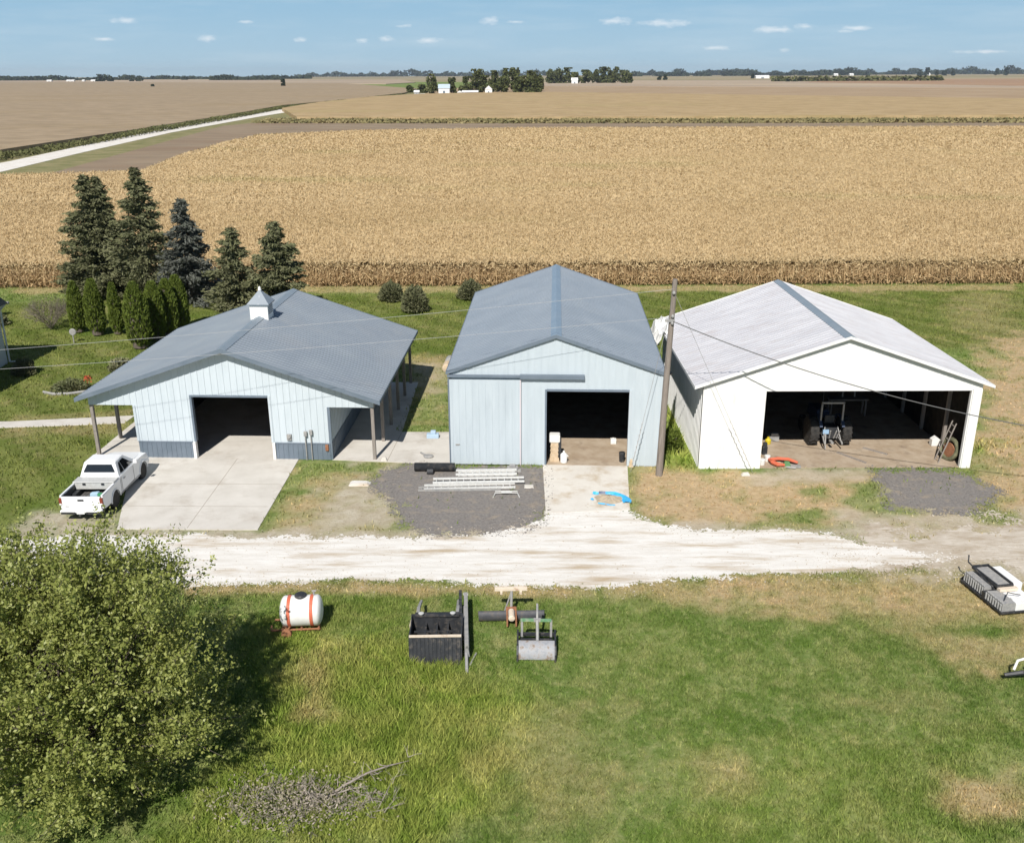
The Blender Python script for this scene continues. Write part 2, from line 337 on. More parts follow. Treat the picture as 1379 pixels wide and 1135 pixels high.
GREENP = [GP(p) for p in [[(380, 640), (415, 622), (470, 628), (520, 622), (510, 636), (440, 640), (395, 665), (360, 712), (350, 705)], [(1130, 655), (1180, 645), (1195, 680), (1230, 690), (1200, 698), (1145, 680)],
          [(1020, 700), (1100, 688), (1112, 714), (1090, 710), (1010, 712), (990, 714)], [(728, 684), (740, 684), (740, 700), (728, 706)], [(1085, 655), (1130, 650), (1120, 675), (1090, 676)], [(1255, 604), (1300, 600), (1300, 618), (1260, 622)], [(1190, 625), (1300, 622), (1280, 632), (1190, 636)], [(1300, 690), (1366, 690), (1366, 702), (1320, 700)]]]
GREENP += [GP([(570, 530), (604, 530), (604, 545), (560, 548)]), GP([(560, 555), (604, 555), (604, 566), (555, 566)]), GP([(200, 668), (222, 648), (226, 655), (182, 700), (172, 700)])]
LAWNP = GP([(-400, 430), (200, 400), (1366, 386), (1900, 386), (1366, 470), (900, 470), (560, 500), (185, 560), (130, 640), (60, 690), (14, 712), (-400, 740)])
def zones(X, Y):
    n1 = fbm(X * .9, Y * .9, 3, 5); n2 = fbm(X * .35, Y * .35, 17, 4)
    dry = np.zeros(X.shape); dirt = np.zeros(X.shape); weed = np.zeros(X.shape)
    for p, a, w in DRYP: dry = np.maximum(dry, a * sstep(sdist(X, Y, p) / w * .5 + .5 + n1 * 1.6))
    for p, a, w in DIRTP: dirt = np.maximum(dirt, a * sstep(sdist(X, Y, p) / w * .5 + .45 + n1 * 2.2))
    for p, a, w in WEEDP: weed = np.maximum(weed, a * sstep(sdist(X, Y, p) / w * .5 + .5 + n1 * 1.2))
    for p in GREENP:
        g = sstep(sdist(X, Y, p) / .35 * .5 + .55 + n1 * 3.0); dry = dry * (1 - .85 * g); dirt = dirt * (1 - .9 * g)
    n3 = fbm(X * 2.3, Y * 2.3, 41, 4); dry = dry * np.clip(1.0 + n3 * 1.7, .25, 1); dirt = dirt * np.clip(.95 + n3 * 1.6, .2, 1)
    dry = np.clip(dry + np.clip(n2 * 1.2 + n3 * .8 - .2, 0, .25), 0, 1)
    lawn = sstep(sdist(X, Y, LAWNP) / 3 + .5)
    return np.stack([dry, dirt, weed, lawn], -1)
def ground_color(t, blades=False):
    at = N(t, 'ShaderNodeAttribute'); at.attribute_name = 'zone'
    sp = N(t, 'ShaderNodeSeparateColor'); t.links.new(at.outputs['Color'], sp.inputs[0])
    dry, dirt, weed = sp.outputs; lawn = at.outputs['Alpha']
    pos = N(t, 'ShaderNodeNewGeometry').outputs['Position']
    p2 = vmath(t, 'MULTIPLY', pos, (1, 1, 0))
    big = noise(t, p2, .22, 5, .6); mid = noise(t, p2, 1.1, 6, .65, .6); fine = noise(t, p2, 7, 5, .7); m3 = noise(t, p2, 3.2, 6, .75, .4)
    g = mix(t, ramp(t, big, .38, .62), (.118, .185, .040), (.175, .225, .065))
    g = mix(t, ramp(t, mid, .48, .68), g, (.26, .285, .11))
    g = mix(t, ramp(t, mid, .46, .30), g, (.10, .165, .028))
    g = mix(t, math_(t, 'MULTIPLY', ramp(t, fine, .55, .75), .6), g, (.27, .225, .135))
    g = mix(t, ramp(t, m3, .54, .66, 0, .75), g, (.31, .33, .14)); g = mix(t, ramp(t, m3, .46, .36, 0, .7), g, (.08, .13, .022))
    w = mix(t, ramp(t, mid, .4, .6), (.185, .255, .045), (.30, .335, .09)); g = mix(t, weed, g, w)
    st = N(t, 'ShaderNodeTexWave', wave_type='BANDS', bands_direction='DIAGONAL'); setin(t, st, 'Vector', p2); st.inputs['Scale'].default_value = .16; st.inputs['Distortion'].default_value = 1.2
    lw = mix(t, ramp(t, st.outputs[1], .3, .7), (.125, .155, .036), (.175, .20, .055))
    lw = mix(t, ramp(t, mid, .5, .75), lw, (.22, .21, .085)); lw = mix(t, ramp(t, big, .5, .7), lw, (.10, .145, .024))
    g = mix(t, lawn, g, lw)
    d = mix(t, ramp(t, m3, .35, .65), (.40, .285, .155), (.54, .41, .25)); d = mix(t, ramp(t, mid, .58, .7, 0, .6), d, (.24, .20, .09)); d = mix(t, ramp(t, fine, .5, .8), d, (.26, .19, .12))
    g = mix(t, dry, g, d)
    e = mix(t, ramp(t, mid, .4, .65), (.42, .36, .27), (.53, .48, .385)); e = mix(t, ramp(t, fine, .52, .72), e, (.30, .25, .18))
    g = mix(t, dirt, g, e)
    return g, fine
gm = bpy.data.materials.new('ground'); gm.use_nodes = True; t = gm.node_tree; b = t.nodes['Principled BSDF']
g, fine = ground_color(t)
t.links.new(g, b.inputs['Base Color']); b.inputs['Roughness'].default_value = .95; b.inputs['Specular IOR Level'].default_value = .1
bn = N(t, 'ShaderNodeBump'); bn.inputs['Strength'].default_value = .7; bn.inputs['Distance'].default_value = .08
t.links.new(noise(t, N(t, 'ShaderNodeNewGeometry').outputs['Position'], 9, 8, .75), bn.inputs['Height']); t.links.new(bn.outputs[0], b.inputs['Normal'])
bm_ = bpy.data.materials.new('grass_blade'); bm_.use_nodes = True; t = bm_.node_tree; b = t.nodes['Principled BSDF']
g, fine = ground_color(t, True)
rp = N(t, 'ShaderNodeNewGeometry').outputs['Random Per Island']
g = mix(t, 1.0, g, mix(t, rp, (.7, .75, .6), (1.8, 1.7, 1.6)), 'MULTIPLY')
t.links.new(g, b.inputs['Base Color']); b.inputs['Roughness'].default_value = .7; b.inputs['Specular IOR Level'].default_value = .2
tr = N(t, 'ShaderNodeBsdfTranslucent'); ms = N(t, 'ShaderNodeMixShader'); ms.inputs[0].default_value = .3
t.links.new(g, tr.inputs[0]); t.links.new(b.outputs[0], ms.inputs[1]); t.links.new(tr.outputs[0], ms.inputs[2]); t.links.new(ms.outputs[0], t.nodes['Material Output'].inputs[0])

def lines(lo, hi, step, far, n):
    core = np.arange(lo, hi + 1e-6, step); g = np.geomspace(step, far, n)
    return np.concatenate([(lo - np.cumsum(g))[::-1] if False else (lo - g)[::-1], core, hi + g])
xs = lines(-46, 46, .25, 9200, 26); ys = lines(8, 84, .25, 9200, 26)
X, Y = np.meshgrid(xs, ys); Z = zones(X, Y)
ground = grid_mesh('ground', xs, ys, 0.0, gm, attr=Z); tag(ground, kind='structure')

def sheet(name, poly, step, amp, fr, z, m, seed=1, extra=0.0, rise=0.0, fine=.35, erode=None):
    P = np.array(poly); xs = np.arange(P[:, 0].min() - 1, P[:, 0].max() + 1, step); ys = np.arange(P[:, 1].min() - 1, P[:, 1].max() + 1, step)
    xc, yc = np.meshgrid(xs[:-1] + step / 2, ys[:-1] + step / 2)
    d = sdist(xc, yc, poly) + amp * (fbm(xc * fr, yc * fr, seed, 5) * 2.0) + .35 * amp * (vn(xc / step, yc / step, 5) - .5) + extra
    d = d + fine * (fbm(xc * 4, yc * 4, seed + 9, 4) * 1.4 + (_hash(np.floor(xc / step), np.floor(yc / step), 3) - .5) * .5)
    if erode: d = d - erode[1] * sstep((xc - erode[0]) / 9) + erode[1] * .9 * sstep((xc - erode[0]) / 9) * 2.2 * fbm(xc * .5, yc * 2.2, seed + 2, 5)
    Xg, Yg = np.meshgrid(xs, ys); hz = z + rise * np.clip(sdist(Xg, Yg, poly), 0, 1)
    hz = hz + .25 * rise * fbm(Xg * 3, Yg * 3, 9, 3)
    o = grid_mesh(name, xs, ys, hz, m, keep=d > 0); return o
gravw = mat('white_gravel', (.66, .63, .58), (.76, .74, .70), 2.5, .95, .7, 22, c3=(.45, .36, .25), s3=.9, t3=(.50, .68), stretch=(.25, 1.6, 1), spec=.1)
gravd = mat('grey_gravel', (.175, .162, .152), (.25, .232, .215), 9, .95, .8, 30, c3=(.32, .27, .21), s3=1.6, t3=(.52, .72), spec=.1)
gravt = mat('worn_gravel', (.47, .41, .33), (.58, .53, .46), 5, .95, .6, 25, c3=(.33, .26, .18), s3=1.0, t3=(.45, .7), stretch=(.4, 1.3, 1), spec=.1)
tag(sheet('gravel_road', ROAD, .06, .5, .8, .012, gravw, 3, fine=.45, erode=(11.0, .9)), kind='structure')
tag(sheet('gravel_patch', DARK1, .07, .5, .9, .008, gravd, 11, fine=.8), kind='structure')
tag(sheet('gravel_patch', DARK2, .07, .6, .9, .008, gravd, 21, fine=1.0), kind='structure')
tag(sheet('worn_gravel_track', TRACK, .07, 1.8, .9, .006, gravt, 31, extra=-.4, fine=.9), kind='structure')
def slab(name, pts, z0, z1, m):
    s = MB(); s.prism([tuple(p) for p in pts], z0, z1, 'z'); return tag(s.build(name, m), kind='structure')

# barn frames: (x, y, yaw, half width, roof edge half width, length, eave z, ridge z, front overhang)
B1 = dict(x=-13.026, y=41.774, a=.045, W=6.67, E=7.04, L=12.2, he=3.08, hr=5.469, of=.467)
B2 = dict(x=1.962, y=40.794, a=.045, W=4.74, E=4.89, L=16.26, he=4.509, hr=6.215, of=.104)
B3 = dict(x=14.695, y=40.301, a=.001, W=6.19, E=6.59, L=11.88, he=4.001, hr=6.238, of=.2)
def bw(b, u, v): c, s = math.cos(b['a']), math.sin(b['a']); return (b['x'] + u * c + v * s, b['y'] - u * s + v * c)
dl = [bw(B1, -2.0, 0), bw(B1, 2.35, 0)]
slab('concrete_driveway', [G(158, 713), G(347, 714), bw(B1, 3.0, -.02), bw(B1, -4.9, -.02)], -.1, .035, concrete)
slab('concrete_floor', [bw(B1, -4.5, 0), bw(B1, 4.5, 0), bw(B1, 4.5, 11.9), bw(B1, -4.5, 11.9)], -.1, .04, concrete)
slab('concrete_porch', [bw(B1, 4.6, -.03), bw(B1, 10.45, -.4), bw(B1, 10.45, 3.85), bw(B1, 7.3, 3.75), bw(B1, 7.0, 12), bw(B1, 4.6, 12)], -.1, .03, concrete)
slab('concrete_porch', [bw(B1, -6.9, -.3), bw(B1, -4.95, -.6), bw(B1, -4.6, 0), bw(B1, -4.6, 12), bw(B1, -6.9, 12)], -.1, .03, concrete)
slab('concrete_path', [G(-60, 578), G(14, 576), G(100, 573), G(168, 570), G(185, 558), G(180, 560), G(100, 564), G(14, 568), G(-60, 569)], -.1, .03, concrete)
slab('concrete_apron', [bw(B2, -.55, 0), bw(B2, 3.35, 0), G(848, 687), G(735, 691)], -.1, .025, mat('dusty_concrete', (.60, .56, .50), (.66, .63, .57), 1, .95, .2, 40, c3=(.45, .36, .25), s3=.9, t3=(.5, .72), spec=.1))
slab('dirt_floor', [bw(B2, -4.6, .0), bw(B2, 4.6, .0), bw(B2, 4.6, 16), bw(B2, -4.6, 16)], -.1, .03, floord)
slab('dirt_floor', [bw(B3, -6.1, .05), bw(B3, 6.1, .05), bw(B3, 6.1, 11.6), bw(B3, -6.1, 11.6)], -.1, .02, floord)
def joint(p, q, z=.0365, w=.012):
    p, q = Vector((*p, 0)), Vector((*q, 0)); n_ = (q - p).normalized().cross(Vector((0, 0, 1))) * w; s = MB()
    s.hexa([(*(a.xy), zz) for zz in (z - .01, z) for a in (p - n_, q - n_, q + n_, p + n_)]); tag(s.build('slab_joint', jm), kind='structure')
jm = mat('joint_dirt', (.26, .22, .17), (.36, .31, .25), 5, .95)
joint(G(252, 712), bw(B1, .1, -.1)); joint(G(172, 682), G(361, 683)); joint(G(181, 652), G(378, 653)); joint(bw(B1, 7.2, -.2), bw(B1, 7.3, 3.7), .032)
FLOORS = [[bw(B1, -6.9, -.6), bw(B1, 10.45, -.4), bw(B1, 10.45, 3.8), bw(B1, 7, 3.8), bw(B1, 7, 12), bw(B1, -6.9, 12)], [bw(B2, -4.8, 0), bw(B2, 4.8, 0), bw(B2, 4.8, 16.2), bw(B2, -4.8, 16.2)],
          [bw(B3, -6.3, 0), bw(B3, 6.3, 0), bw(B3, 6.3, 11.8), bw(B3, -6.3, 11.8)], [G(158, 713), G(347, 714), bw(B1, 3.0, -.02), bw(B1, -4.9, -.02)], [bw(B2, -.55, 0), bw(B2, 3.35, 0), G(848, 687), G(735, 691)],
          GP([(-60, 578), (14, 576), (100, 573), (168, 570), (185, 558), (180, 560), (100, 564), (14, 568), (-60, 569)])]

# loose stones on the drive and its edges
def stones(n, poly, s0, s1, m, label, seed, out=.5):
    rng = np.random.default_rng(seed); P = np.array(poly); X = rng.uniform(max(P[:, 0].min(), -22) - out, min(P[:, 0].max(), 24) + out, n); Y = rng.uniform(P[:, 1].min() - out, P[:, 1].max() + out, n)
    d = sdist(X, Y, poly); k = (d > -out) & (rng.random(n) < np.exp(-np.abs(d) / .5) + .12); X, Y = X[k], Y[k]; n = len(X); V = []
    r = rng.uniform(s0, s1, (n, 1)) * (.6 + rng.random((n, 1)) ** 4); C = np.stack([X, Y, r[:, 0] * .25 + .012], 1)
    D = [np.array(v) for v in ((1, 0, 0), (0, 1, 0), (-1, 0, 0), (0, -1, 0), (0, 0, .7))]; P5 = [C + (d_ + rng.normal(0, .2, (n, 3))) * r for d_ in D]
    V = np.concatenate([np.stack([P5[a], P5[b], P5[4]], 1) for a, b in ((0, 1), (1, 2), (2, 3), (3, 0))])
    return tag(poly_mesh('loose_stones', V, m), label, 'stones', kind='stuff')
stones(30000, ROAD, .012, .028, gravt, 'loose white gravel scattered over the drive and its verges', 1, .8)
stones(12000, TRACK, .012, .03, gravt, 'loose pale stones scattered where the drive fades out at the right', 2, .8)
stones(9000, DARK1, .015, .04, gravd, 'loose grey stones on the dark gravel patch before the tall barn', 3, .35)
stones(5000, DARK2, .015, .04, gravd, 'loose grey stones on the dark gravel patch before the open barn', 4, .4)
# grass blades
def blades(n, x0, x1, y0, y1, h, w, seed, dens=None, name='grass'):
    rng = np.random.default_rng(seed); X = rng.uniform(x0, x1, n); Y = rng.uniform(y0, y1, n)
    k = np.abs(X) < (Y * .58 + 3); X, Y = X[k], Y[k]; Z = zones(X, Y)
    p = 1 - np.clip(Z[:, 1] * 1.1 + Z[:, 0] * .55, 0, 1)
    p *= np.clip(.75 + fbm(X * 1.2, Y * 1.2, 5) * 1.6, .15, 1)
    for q in (ROAD,): p *= sdist(X, Y, q) < rng.uniform(-.15, .3, len(X)) * .5
    for q in FLOORS: p *= sdist(X, Y, q) < 0
    p *= np.where(sdist(X, Y, DARK1) > 0, .02, 1); p *= np.where(sdist(X, Y, DARK2) > 0, .05, 1)
    k = rng.random(len(X)) < p; X, Y, Z = X[k], Y[k], Z[k]; m = len(X)
    hh = h * rng.uniform(.5, 1.5, m) * (1 + 2.2 * Z[:, 2] * np.clip(.6 + 2 * fbm(X * .8, Y * .8, 8), .1, 1.3)) * (1 - .4 * Z[:, 0]); a = rng.uniform(0, 2 * np.pi, m); b = rng.uniform(0, 2 * np.pi, m)
    ww = w * rng.uniform(.6, 1.4, m) * (1 + .5 * Z[:, 2]); base = np.stack([X, Y, np.zeros(m)], 1)
    side = np.stack([np.cos(a), np.sin(a), 0 * a], 1) * ww[:, None] / 2
    tip = base + np.stack([np.cos(b), np.sin(b), 0 * b], 1) * (hh * rng.uniform(.2, .9, m))[:, None] + np.array([0, 0, 1]) * hh[:, None]
    V = np.stack([base - side, base + side, tip], 1)
    return V, Z
V1, Z1 = blades(760000, -18, 26, 12.5, 31, .085, .022, 1)
V2, Z2 = blades(330000, -48, 48, 29, 81, .13, .06, 2)
grass = poly_mesh('grass', np.concatenate([V1, V2]), bm_, attr=np.concatenate([Z1, Z2]))
tag(grass, 'short green and straw coloured grass and weeds covering the farmyard', 'grass', kind='stuff')

# ---------------------------------------------------------------- far fields, roads
soil = mat('bare_field', (.22, .17, .12), (.30, .235, .165), .2, .95, c3=(.22, .155, .105), s3=.05, t3=(.5, .7), coord='World', spec=.05, stretch=(.3, 1, 1))
fieldA = mat('left_field', (.25, .195, .13), (.375, .29, .195), .3, .95, .9, .9, c3=(.29, .22, .13), s3=.012, t3=(.52, .72), coord='World', spec=.05, stretch=(.4, 1, 1))
fieldB = mat('second_field', (.31, .225, .12), (.45, .335, .19), .3, .95, .9, .9, c3=(.36, .29, .14), s3=.015, t3=(.55, .75), coord='World', spec=.05, stretch=(.4, 1, 1))
fieldC = mat('pale_far_field', (.34, .27, .20), (.40, .32, .235), .004, .95, c3=(.5, .40, .27), s3=.002, t3=(.5, .7), coord='World', spec=.05, stretch=(.3, 1, 1))
fieldD = mat('brown_far_field', (.31, .20, .13), (.36, .24, .155), .004, .95, c3=(.3, .25, .12), s3=.003, t3=(.58, .75), coord='World', spec=.05, stretch=(.3, 1, 1))
fieldE = mat('olive_far_field', (.25, .22, .13), (.34, .28, .17), .002, .95, c3=(.42, .33, .22), s3=.001, t3=(.5, .65), coord='World', spec=.05, stretch=(.25, 1, 1))
verge = mat('verge_grass', (.16, .165, .07), (.27, .235, .125), .25, .95, .6, 2, c3=(.28, .24, .13), s3=.08, t3=(.55, .75), coord='World', spec=.05)
def field(name, pts, z, m, h=0.0, z0=-1.0):
    s = MB(); s.prism(pts, z0 if h else -.5, z + h, 'z'); return tag(s.build(name, m), kind='structure')
field('verge', [(-60, 84.5), (900, 84.5), (1400, 1300), (-1600, 1300), (-500, 150), (-70, 84.5)], .01, verge)
field('field_track', GP([(60, 236), (110, 222), (300, 170), (340, 166), (700, 166), (1400, 162), (1700, 160), (1700, 180), (700, 176), (348, 181), (200, 232)]), .03, soil)
LF = GP([(-300, 262), (14, 207), (100, 193), (200, 177), (300, 160), (380, 145), (470, 136), (545, 127), (560, 121), (460, 113), (14, 111), (-500, 112)])
field('far_field', LF, 0, fieldA, 1.2)
SF = GP([(400, 163), (700, 163), (1400, 160), (2200, 156), (2200, 134), (1366, 136), (700, 126), (570, 129), (500, 133), (430, 141), (380, 150)])
field('far_field', SF, 0, fieldB, 1.5)
field('far_field', GP([(560, 130), (700, 128), (1366, 138), (2400, 138), (2000, 119), (1366, 117), (1140, 115), (700, 113), (600, 121)]), .08, mat('third_field', (.30, .215, .135), (.39, .295, .195), .05, .95, coord='World', spec=.05, stretch=(.3, 1, 1)), .5)
field('far_field', GP([(700, 117), (1200, 119), (1600, 121), (1600, 109), (860, 109), (740, 110)]), .12, fieldC, .9)
field('far_field', GP([(1080, 112), (1366, 117), (1900, 117), (1900, 108), (1366, 107), (1140, 108)]), .16, fieldD, 1.0)
field('far_field', GP([(-700, 112), (520, 114), (560, 112), (540, 108), (-700, 107)]), .12, fieldC, .8)
field('far_field', [(-8500, 2300), (8500, 2300), (9000, 8900), (-9000, 8900)], .02, fieldE)
RD = GP([(-60, 246), (14, 229), (110, 206), (230, 179), (352, 157), (440, 143), (520, 134.5), (560, 129), (575, 127.5), (572, 126), (535, 129), (440, 139), (345, 152), (225, 173), (100, 199), (14, 217.5), (-60, 231)])
field('country_road', RD, .05, gravw)
field('country_road', GP([(560, 128), (640, 128), (640, 126.6), (568, 126.2)]), .06, gravw)

# ---------------------------------------------------------------- corn field (front field, 2.2 m dry maize)
CF = [(-130, 80), (420, 80)] + [G(1900, 168, 2.2)] + GP([(1366, 169.5), (700, 171.5), (480, 175), (346, 181), (300, 191), (240, 208), (190, 228), (100, 231), (14, 233)], 2.2) + [(-210, 150)]
def edge80(X): return 80 + .25 * np.sin(X * .3) + .5 * fbm(X * .5, X * 0, 4)
def canopy():
    def seg(x0, x1, y0, y1, st):
        xs = np.arange(x0, x1 + st, st); ys = np.arange(y0, y1 + 1e-6, st); X, Y = np.meshgrid(xs, ys); rng = np.random.default_rng(int(y0))
        Z = 1.95 + rng.uniform(-.14, .14, X.shape) + .3 * fbm(X * .15, Y * .15, 2)
        xc, yc = np.meshgrid(xs[:-1] + st / 2, ys[:-1] + st / 2)
        V = np.stack([X + rng.uniform(-.2, .2, X.shape) * st, Y, Z], 2); return xs, ys, X, Y, Z, sdist(xc, yc, CF) > 0
    Vs = []; 
    for a in ((-75, 75, 81, 121, .4), (-140, 130, 121, 201, .8), (-230, 240, 201, 345, 1.6)):
        xs, ys, X, Y, Z, k = seg(*a)
        q = np.stack([np.stack([X[:-1, :-1], Y[:-1, :-1], Z[:-1, :-1]], -1), np.stack([X[:-1, 1:], Y[:-1, 1:], Z[:-1, 1:]], -1), np.stack([X[1:, 1:], Y[1:, 1:], Z[1:, 1:]], -1), np.stack([X[1:, :-1], Y[1:, :-1], Z[1:, :-1]], -1)], 2)
        Vs.append(q[k])
    # far flanks, seen only from the side
    fl = []
    for a, b_, c_, d_ in ((75, 420, 81, 201), (240, 420, 201, 330), (130, 240, 121, 201), (-200, -75, 100, 121), (-230, -140, 121, 201)):
        for x in np.arange(a, b_, 8):
            for y in np.arange(c_, d_, 8): fl.append([(x, y, 1.9), (x + 8, y, 1.9), (x + 8, y + 8, 1.9), (x, y + 8, 1.9)])
    fl = np.array(fl, float); cc = fl.mean(1); fl = fl[sdist(cc[:, 0], cc[:, 1], CF) > 0]
    return np.concatenate(Vs + [fl])
Vc = canopy()
rng = np.random.default_rng(7)
def cornleaves(n, x0, x1, y0, y1, L, W, zlo, zhi, up):
    X = rng.uniform(x0, x1, n); Y = rng.uniform(y0, y1, n); k = (sdist(X, Y, CF) > .2) & (Y > edge80(X)) & (np.abs(X) < Y * .62 + 8); X, Y = X[k], Y[k]; n = len(X)
    C = np.stack([X, Y, rng.uniform(zlo, zhi, n)], 1)
    A = rng.normal(size=(n, 3)); A[:, 2] = np.abs(A[:, 2]) * up
    return leaves(C, A, L * rng.uniform(.6, 1.3, n), W * rng.uniform(.7, 1.3, n), rng, .3)
top = np.concatenate([cornleaves(300000, -75, 75, 80, 121, .38, .075, 1.75, 2.35, 2.0), cornleaves(260000, -140, 135, 121, 201, .45, .12, 1.85, 2.3, 1.6), cornleaves(140000, -170, 190, 201, 296, .6, .22, 1.9, 2.3, 1.2)])
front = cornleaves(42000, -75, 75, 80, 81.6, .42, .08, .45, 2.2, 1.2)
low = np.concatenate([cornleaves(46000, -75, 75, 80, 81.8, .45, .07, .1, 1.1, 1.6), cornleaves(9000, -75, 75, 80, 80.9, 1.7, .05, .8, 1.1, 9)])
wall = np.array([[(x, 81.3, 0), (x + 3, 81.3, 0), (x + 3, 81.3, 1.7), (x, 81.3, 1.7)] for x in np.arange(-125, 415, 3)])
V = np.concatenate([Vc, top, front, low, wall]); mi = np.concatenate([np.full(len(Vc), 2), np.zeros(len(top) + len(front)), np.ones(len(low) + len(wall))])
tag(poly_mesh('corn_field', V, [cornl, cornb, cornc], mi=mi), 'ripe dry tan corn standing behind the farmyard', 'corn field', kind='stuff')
# dark ditch weeds beside the country road and the grass strip behind the corn field
def strip(name, pts, w, h, n, m, label, seed=3, L=.9):
    rng = np.random.default_rng(seed); P = np.array(pts); seg = np.linalg.norm(np.diff(P, axis=0), axis=1); cs = np.concatenate([[0], np.cumsum(seg)])
    tt = rng.uniform(0, cs[-1], n); i = np.clip(np.searchsorted(cs, tt) - 1, 0, len(seg) - 1); f = ((tt - cs[i]) / seg[i])[:, None]
    C2 = P[i] * (1 - f) + P[i + 1] * f; d = unit(P[i + 1] - P[i]); nn = np.stack([-d[:, 1], d[:, 0]], 1)
    C2 = C2 + nn * rng.uniform(-w / 2, w / 2, (n, 1)); hh = h * (.7 + .8 * fbm(C2[:, 0] * .08, C2[:, 1] * .08, 6) + .3)
    C = np.concatenate([C2, (rng.random(n) ** .7 * hh)[:, None]], 1)
    return tag(poly_mesh(name, leaves(C, rng.normal(size=(n, 3)) * (1, 1, .8), L * rng.uniform(.6, 1.3, n), L * .5 * rng.uniform(.6, 1.3, n), rng), m), label, 'weeds', kind='stuff')
weedm = mat('ditch_weeds', (.10, .11, .045), (.16, .16, .07), .05, .9, island=(.10, .105, .045), coord='World', spec=.05)
weedl = mat('strip_weeds', (.13, .14, .06), (.33, .27, .14), .045, .9, island=(.24, .20, .10), coord='World', spec=.05)
strip('ditch_weeds', GP([(-60, 228), (14, 213), (110, 196), (210, 178), (300, 162), (380, 147), (460, 138), (540, 129)]), 3.5, 1.4, 12000, weedm, 'dark tall weeds lining the ditch on the far side of the country road')
strip('grass_strip', GP([(350, 164.5), (700, 165), (1366, 164), (1700, 162)]), 22, .8, 13000, weedl, 'olive and tan grass strip crossing behind the corn field', 4, 1.6)

# ---------------------------------------------------------------- barns
def barn_root(b, name, label, cat): return thing(name, label, cat, (b['x'], b['y'], 0), -b['a'])
def gable(mb, u0, u1, v, th, top, holes, sign, inner=True, rib=.3, ribh=.022, ribw=.05):
    """wall across u at depth v; sign -1: outside faces the camera. holes: (ua, ub, z0, z1)"""
    bp = sorted({u0, u1, *(h for q in holes for h in q[:2] if u0 < h < u1), *([0.0] if u0 < 0 < u1 else [])})
    def iv(um, zt):
        out = [(0.0, None)]
        for ua, ub, a, c in holes:
            if ua < um < ub:
                out = [(x, y) for (x, y) in ([(0.0, a)] if a > 0 else [])] + [(c, None)]
        return out
    va, vb = (v, v + th * .5) if sign < 0 else (v - th * .5, v)
    vi, vj = (v + th * .5 + .003, v + th) if sign < 0 else (v - th, v - th * .5 - .003)
    for a, c in zip(bp[:-1], bp[1:]):
        for z0, z1 in iv((a + c) / 2, 0):
            for m, (p, q) in ((0, (va, vb)), (1, (vi, vj))):
                if m and not inner: continue
                za, zb = (top(a), top(c)) if z1 is None else (z1, z1)
                mb.m = m; mb.hexa([(a, p, z0), (c, p, z0), (c, q, z0), (a, q, z0), (a, p, za), (c, p, zb), (c, q, zb), (a, q, za)])
    mb.m = 0; u = u0 + .15
    while u < u1 - ribw:
        for z0, z1 in iv(u + ribw / 2, 0):
            zz = (top(u) if z1 is None else z1) - .01; zz2 = (top(u + ribw) if z1 is None else z1) - .01
            if any(abs(u + ribw / 2 - h) < ribw for q in holes for h in q[:2]): continue
            p, q = (v - ribh, v) if sign < 0 else (v, v + ribh)
            mb.hexa([(u, p, z0 + .01), (u + ribw, p, z0 + .01), (u + ribw, q, z0 + .01), (u, q, z0 + .01), (u, p, zz), (u + ribw, p, zz2), (u + ribw, q, zz2), (u, q, zz)])
        u += rib
def sidewall(mb, u, v0, v1, z1, sign, rib=.3, z0=0.0):
    a, c = (u, u + .05) if sign < 0 else (u - .05, u)
    e, f = (u + .053, u + .1) if sign < 0 else (u - .1, u - .053)
    mb.m = 0; mb.box(a, c, v0, v1, z0, z1); mb.m = 1; mb.box(e, f, v0 + .06, v1 - .06, z0, z1 - .02); mb.m = 0
    v = v0 + .15
    while v < v1 - .05:
        mb.box(*((u - .022, u) if sign < 0 else (u, u + .022)), v, v + .05, z0 + .01, z1 - .01); v += rib
def roof(b, mats, root, th=.10, rib=.3, capm=None, trim=None, trimh=.2, under=True):
    E, he, hr, v0, v1 = b['E'], b['he'], b['hr'], -b['of'], b['L']
    k = (hr - he) / E
    mb = MB()
    for s in (-1, 1):
        def P(u, v, dz): return (s * u, v, hr - k * u + dz)
        def slab(ua, ub, va, vb, d0, d1, m=0):
            mb.m = m
            q = [P(ua, va, d0), P(ub, va, d0), P(ub, vb, d0), P(ua, vb, d0), P(ua, va, d1), P(ub, va, d1), P(ub, vb, d1), P(ua, vb, d1)]
            mb.hexa(q)
        slab(.001, E, v0, v1, -.05, 0); slab(.01, E - .02, v0 + .03, v1 - .03, -th, -.053, 1)
        v = v0 + .12
        while v < v1 - .06: slab(.1, E - .005, v, v + .045, -.01, .024); v += rib
    r = mb.build('roof', mats, root)
    c = MB()
    for s in (-1, 1):
        c.hexa([(0, v0 - .02, hr + .0), (s * .24, v0 - .02, hr - k * .24 + .0), (s * .24, v1 + .02, hr - k * .24 + .0), (0, v1 + .02, hr + .0)] + [(0, v0 - .02, hr + .05), (s * .24, v0 - .02, hr - k * .24 + .035), (s * .24, v1 + .02, hr - k * .24 + .035), (0, v1 + .02, hr + .05)])
    c.build('ridge_cap', capm or slate, r)
    t = MB()
    for s in (-1, 1):
        for va in (v0 - .03, v1):
            a, d = (s * .0, hr + .03), (s * (E + .03), he + .02)
            t.hexa([(a[0], va, a[1] - trimh), (d[0], va, d[1] - trimh), (d[0], va + .03, d[1] - trimh), (a[0], va + .03, a[1] - trimh), (a[0], va, a[1]), (d[0], va, d[1]), (d[0], va + .03, d[1]), (a[0], va + .03, a[1])])
        t.box(*sorted((s * (E + .004), s * (E + .03))), v0, v1, he - .14, he + .012)
    t.build('trim', trim or slate, r)
    return r
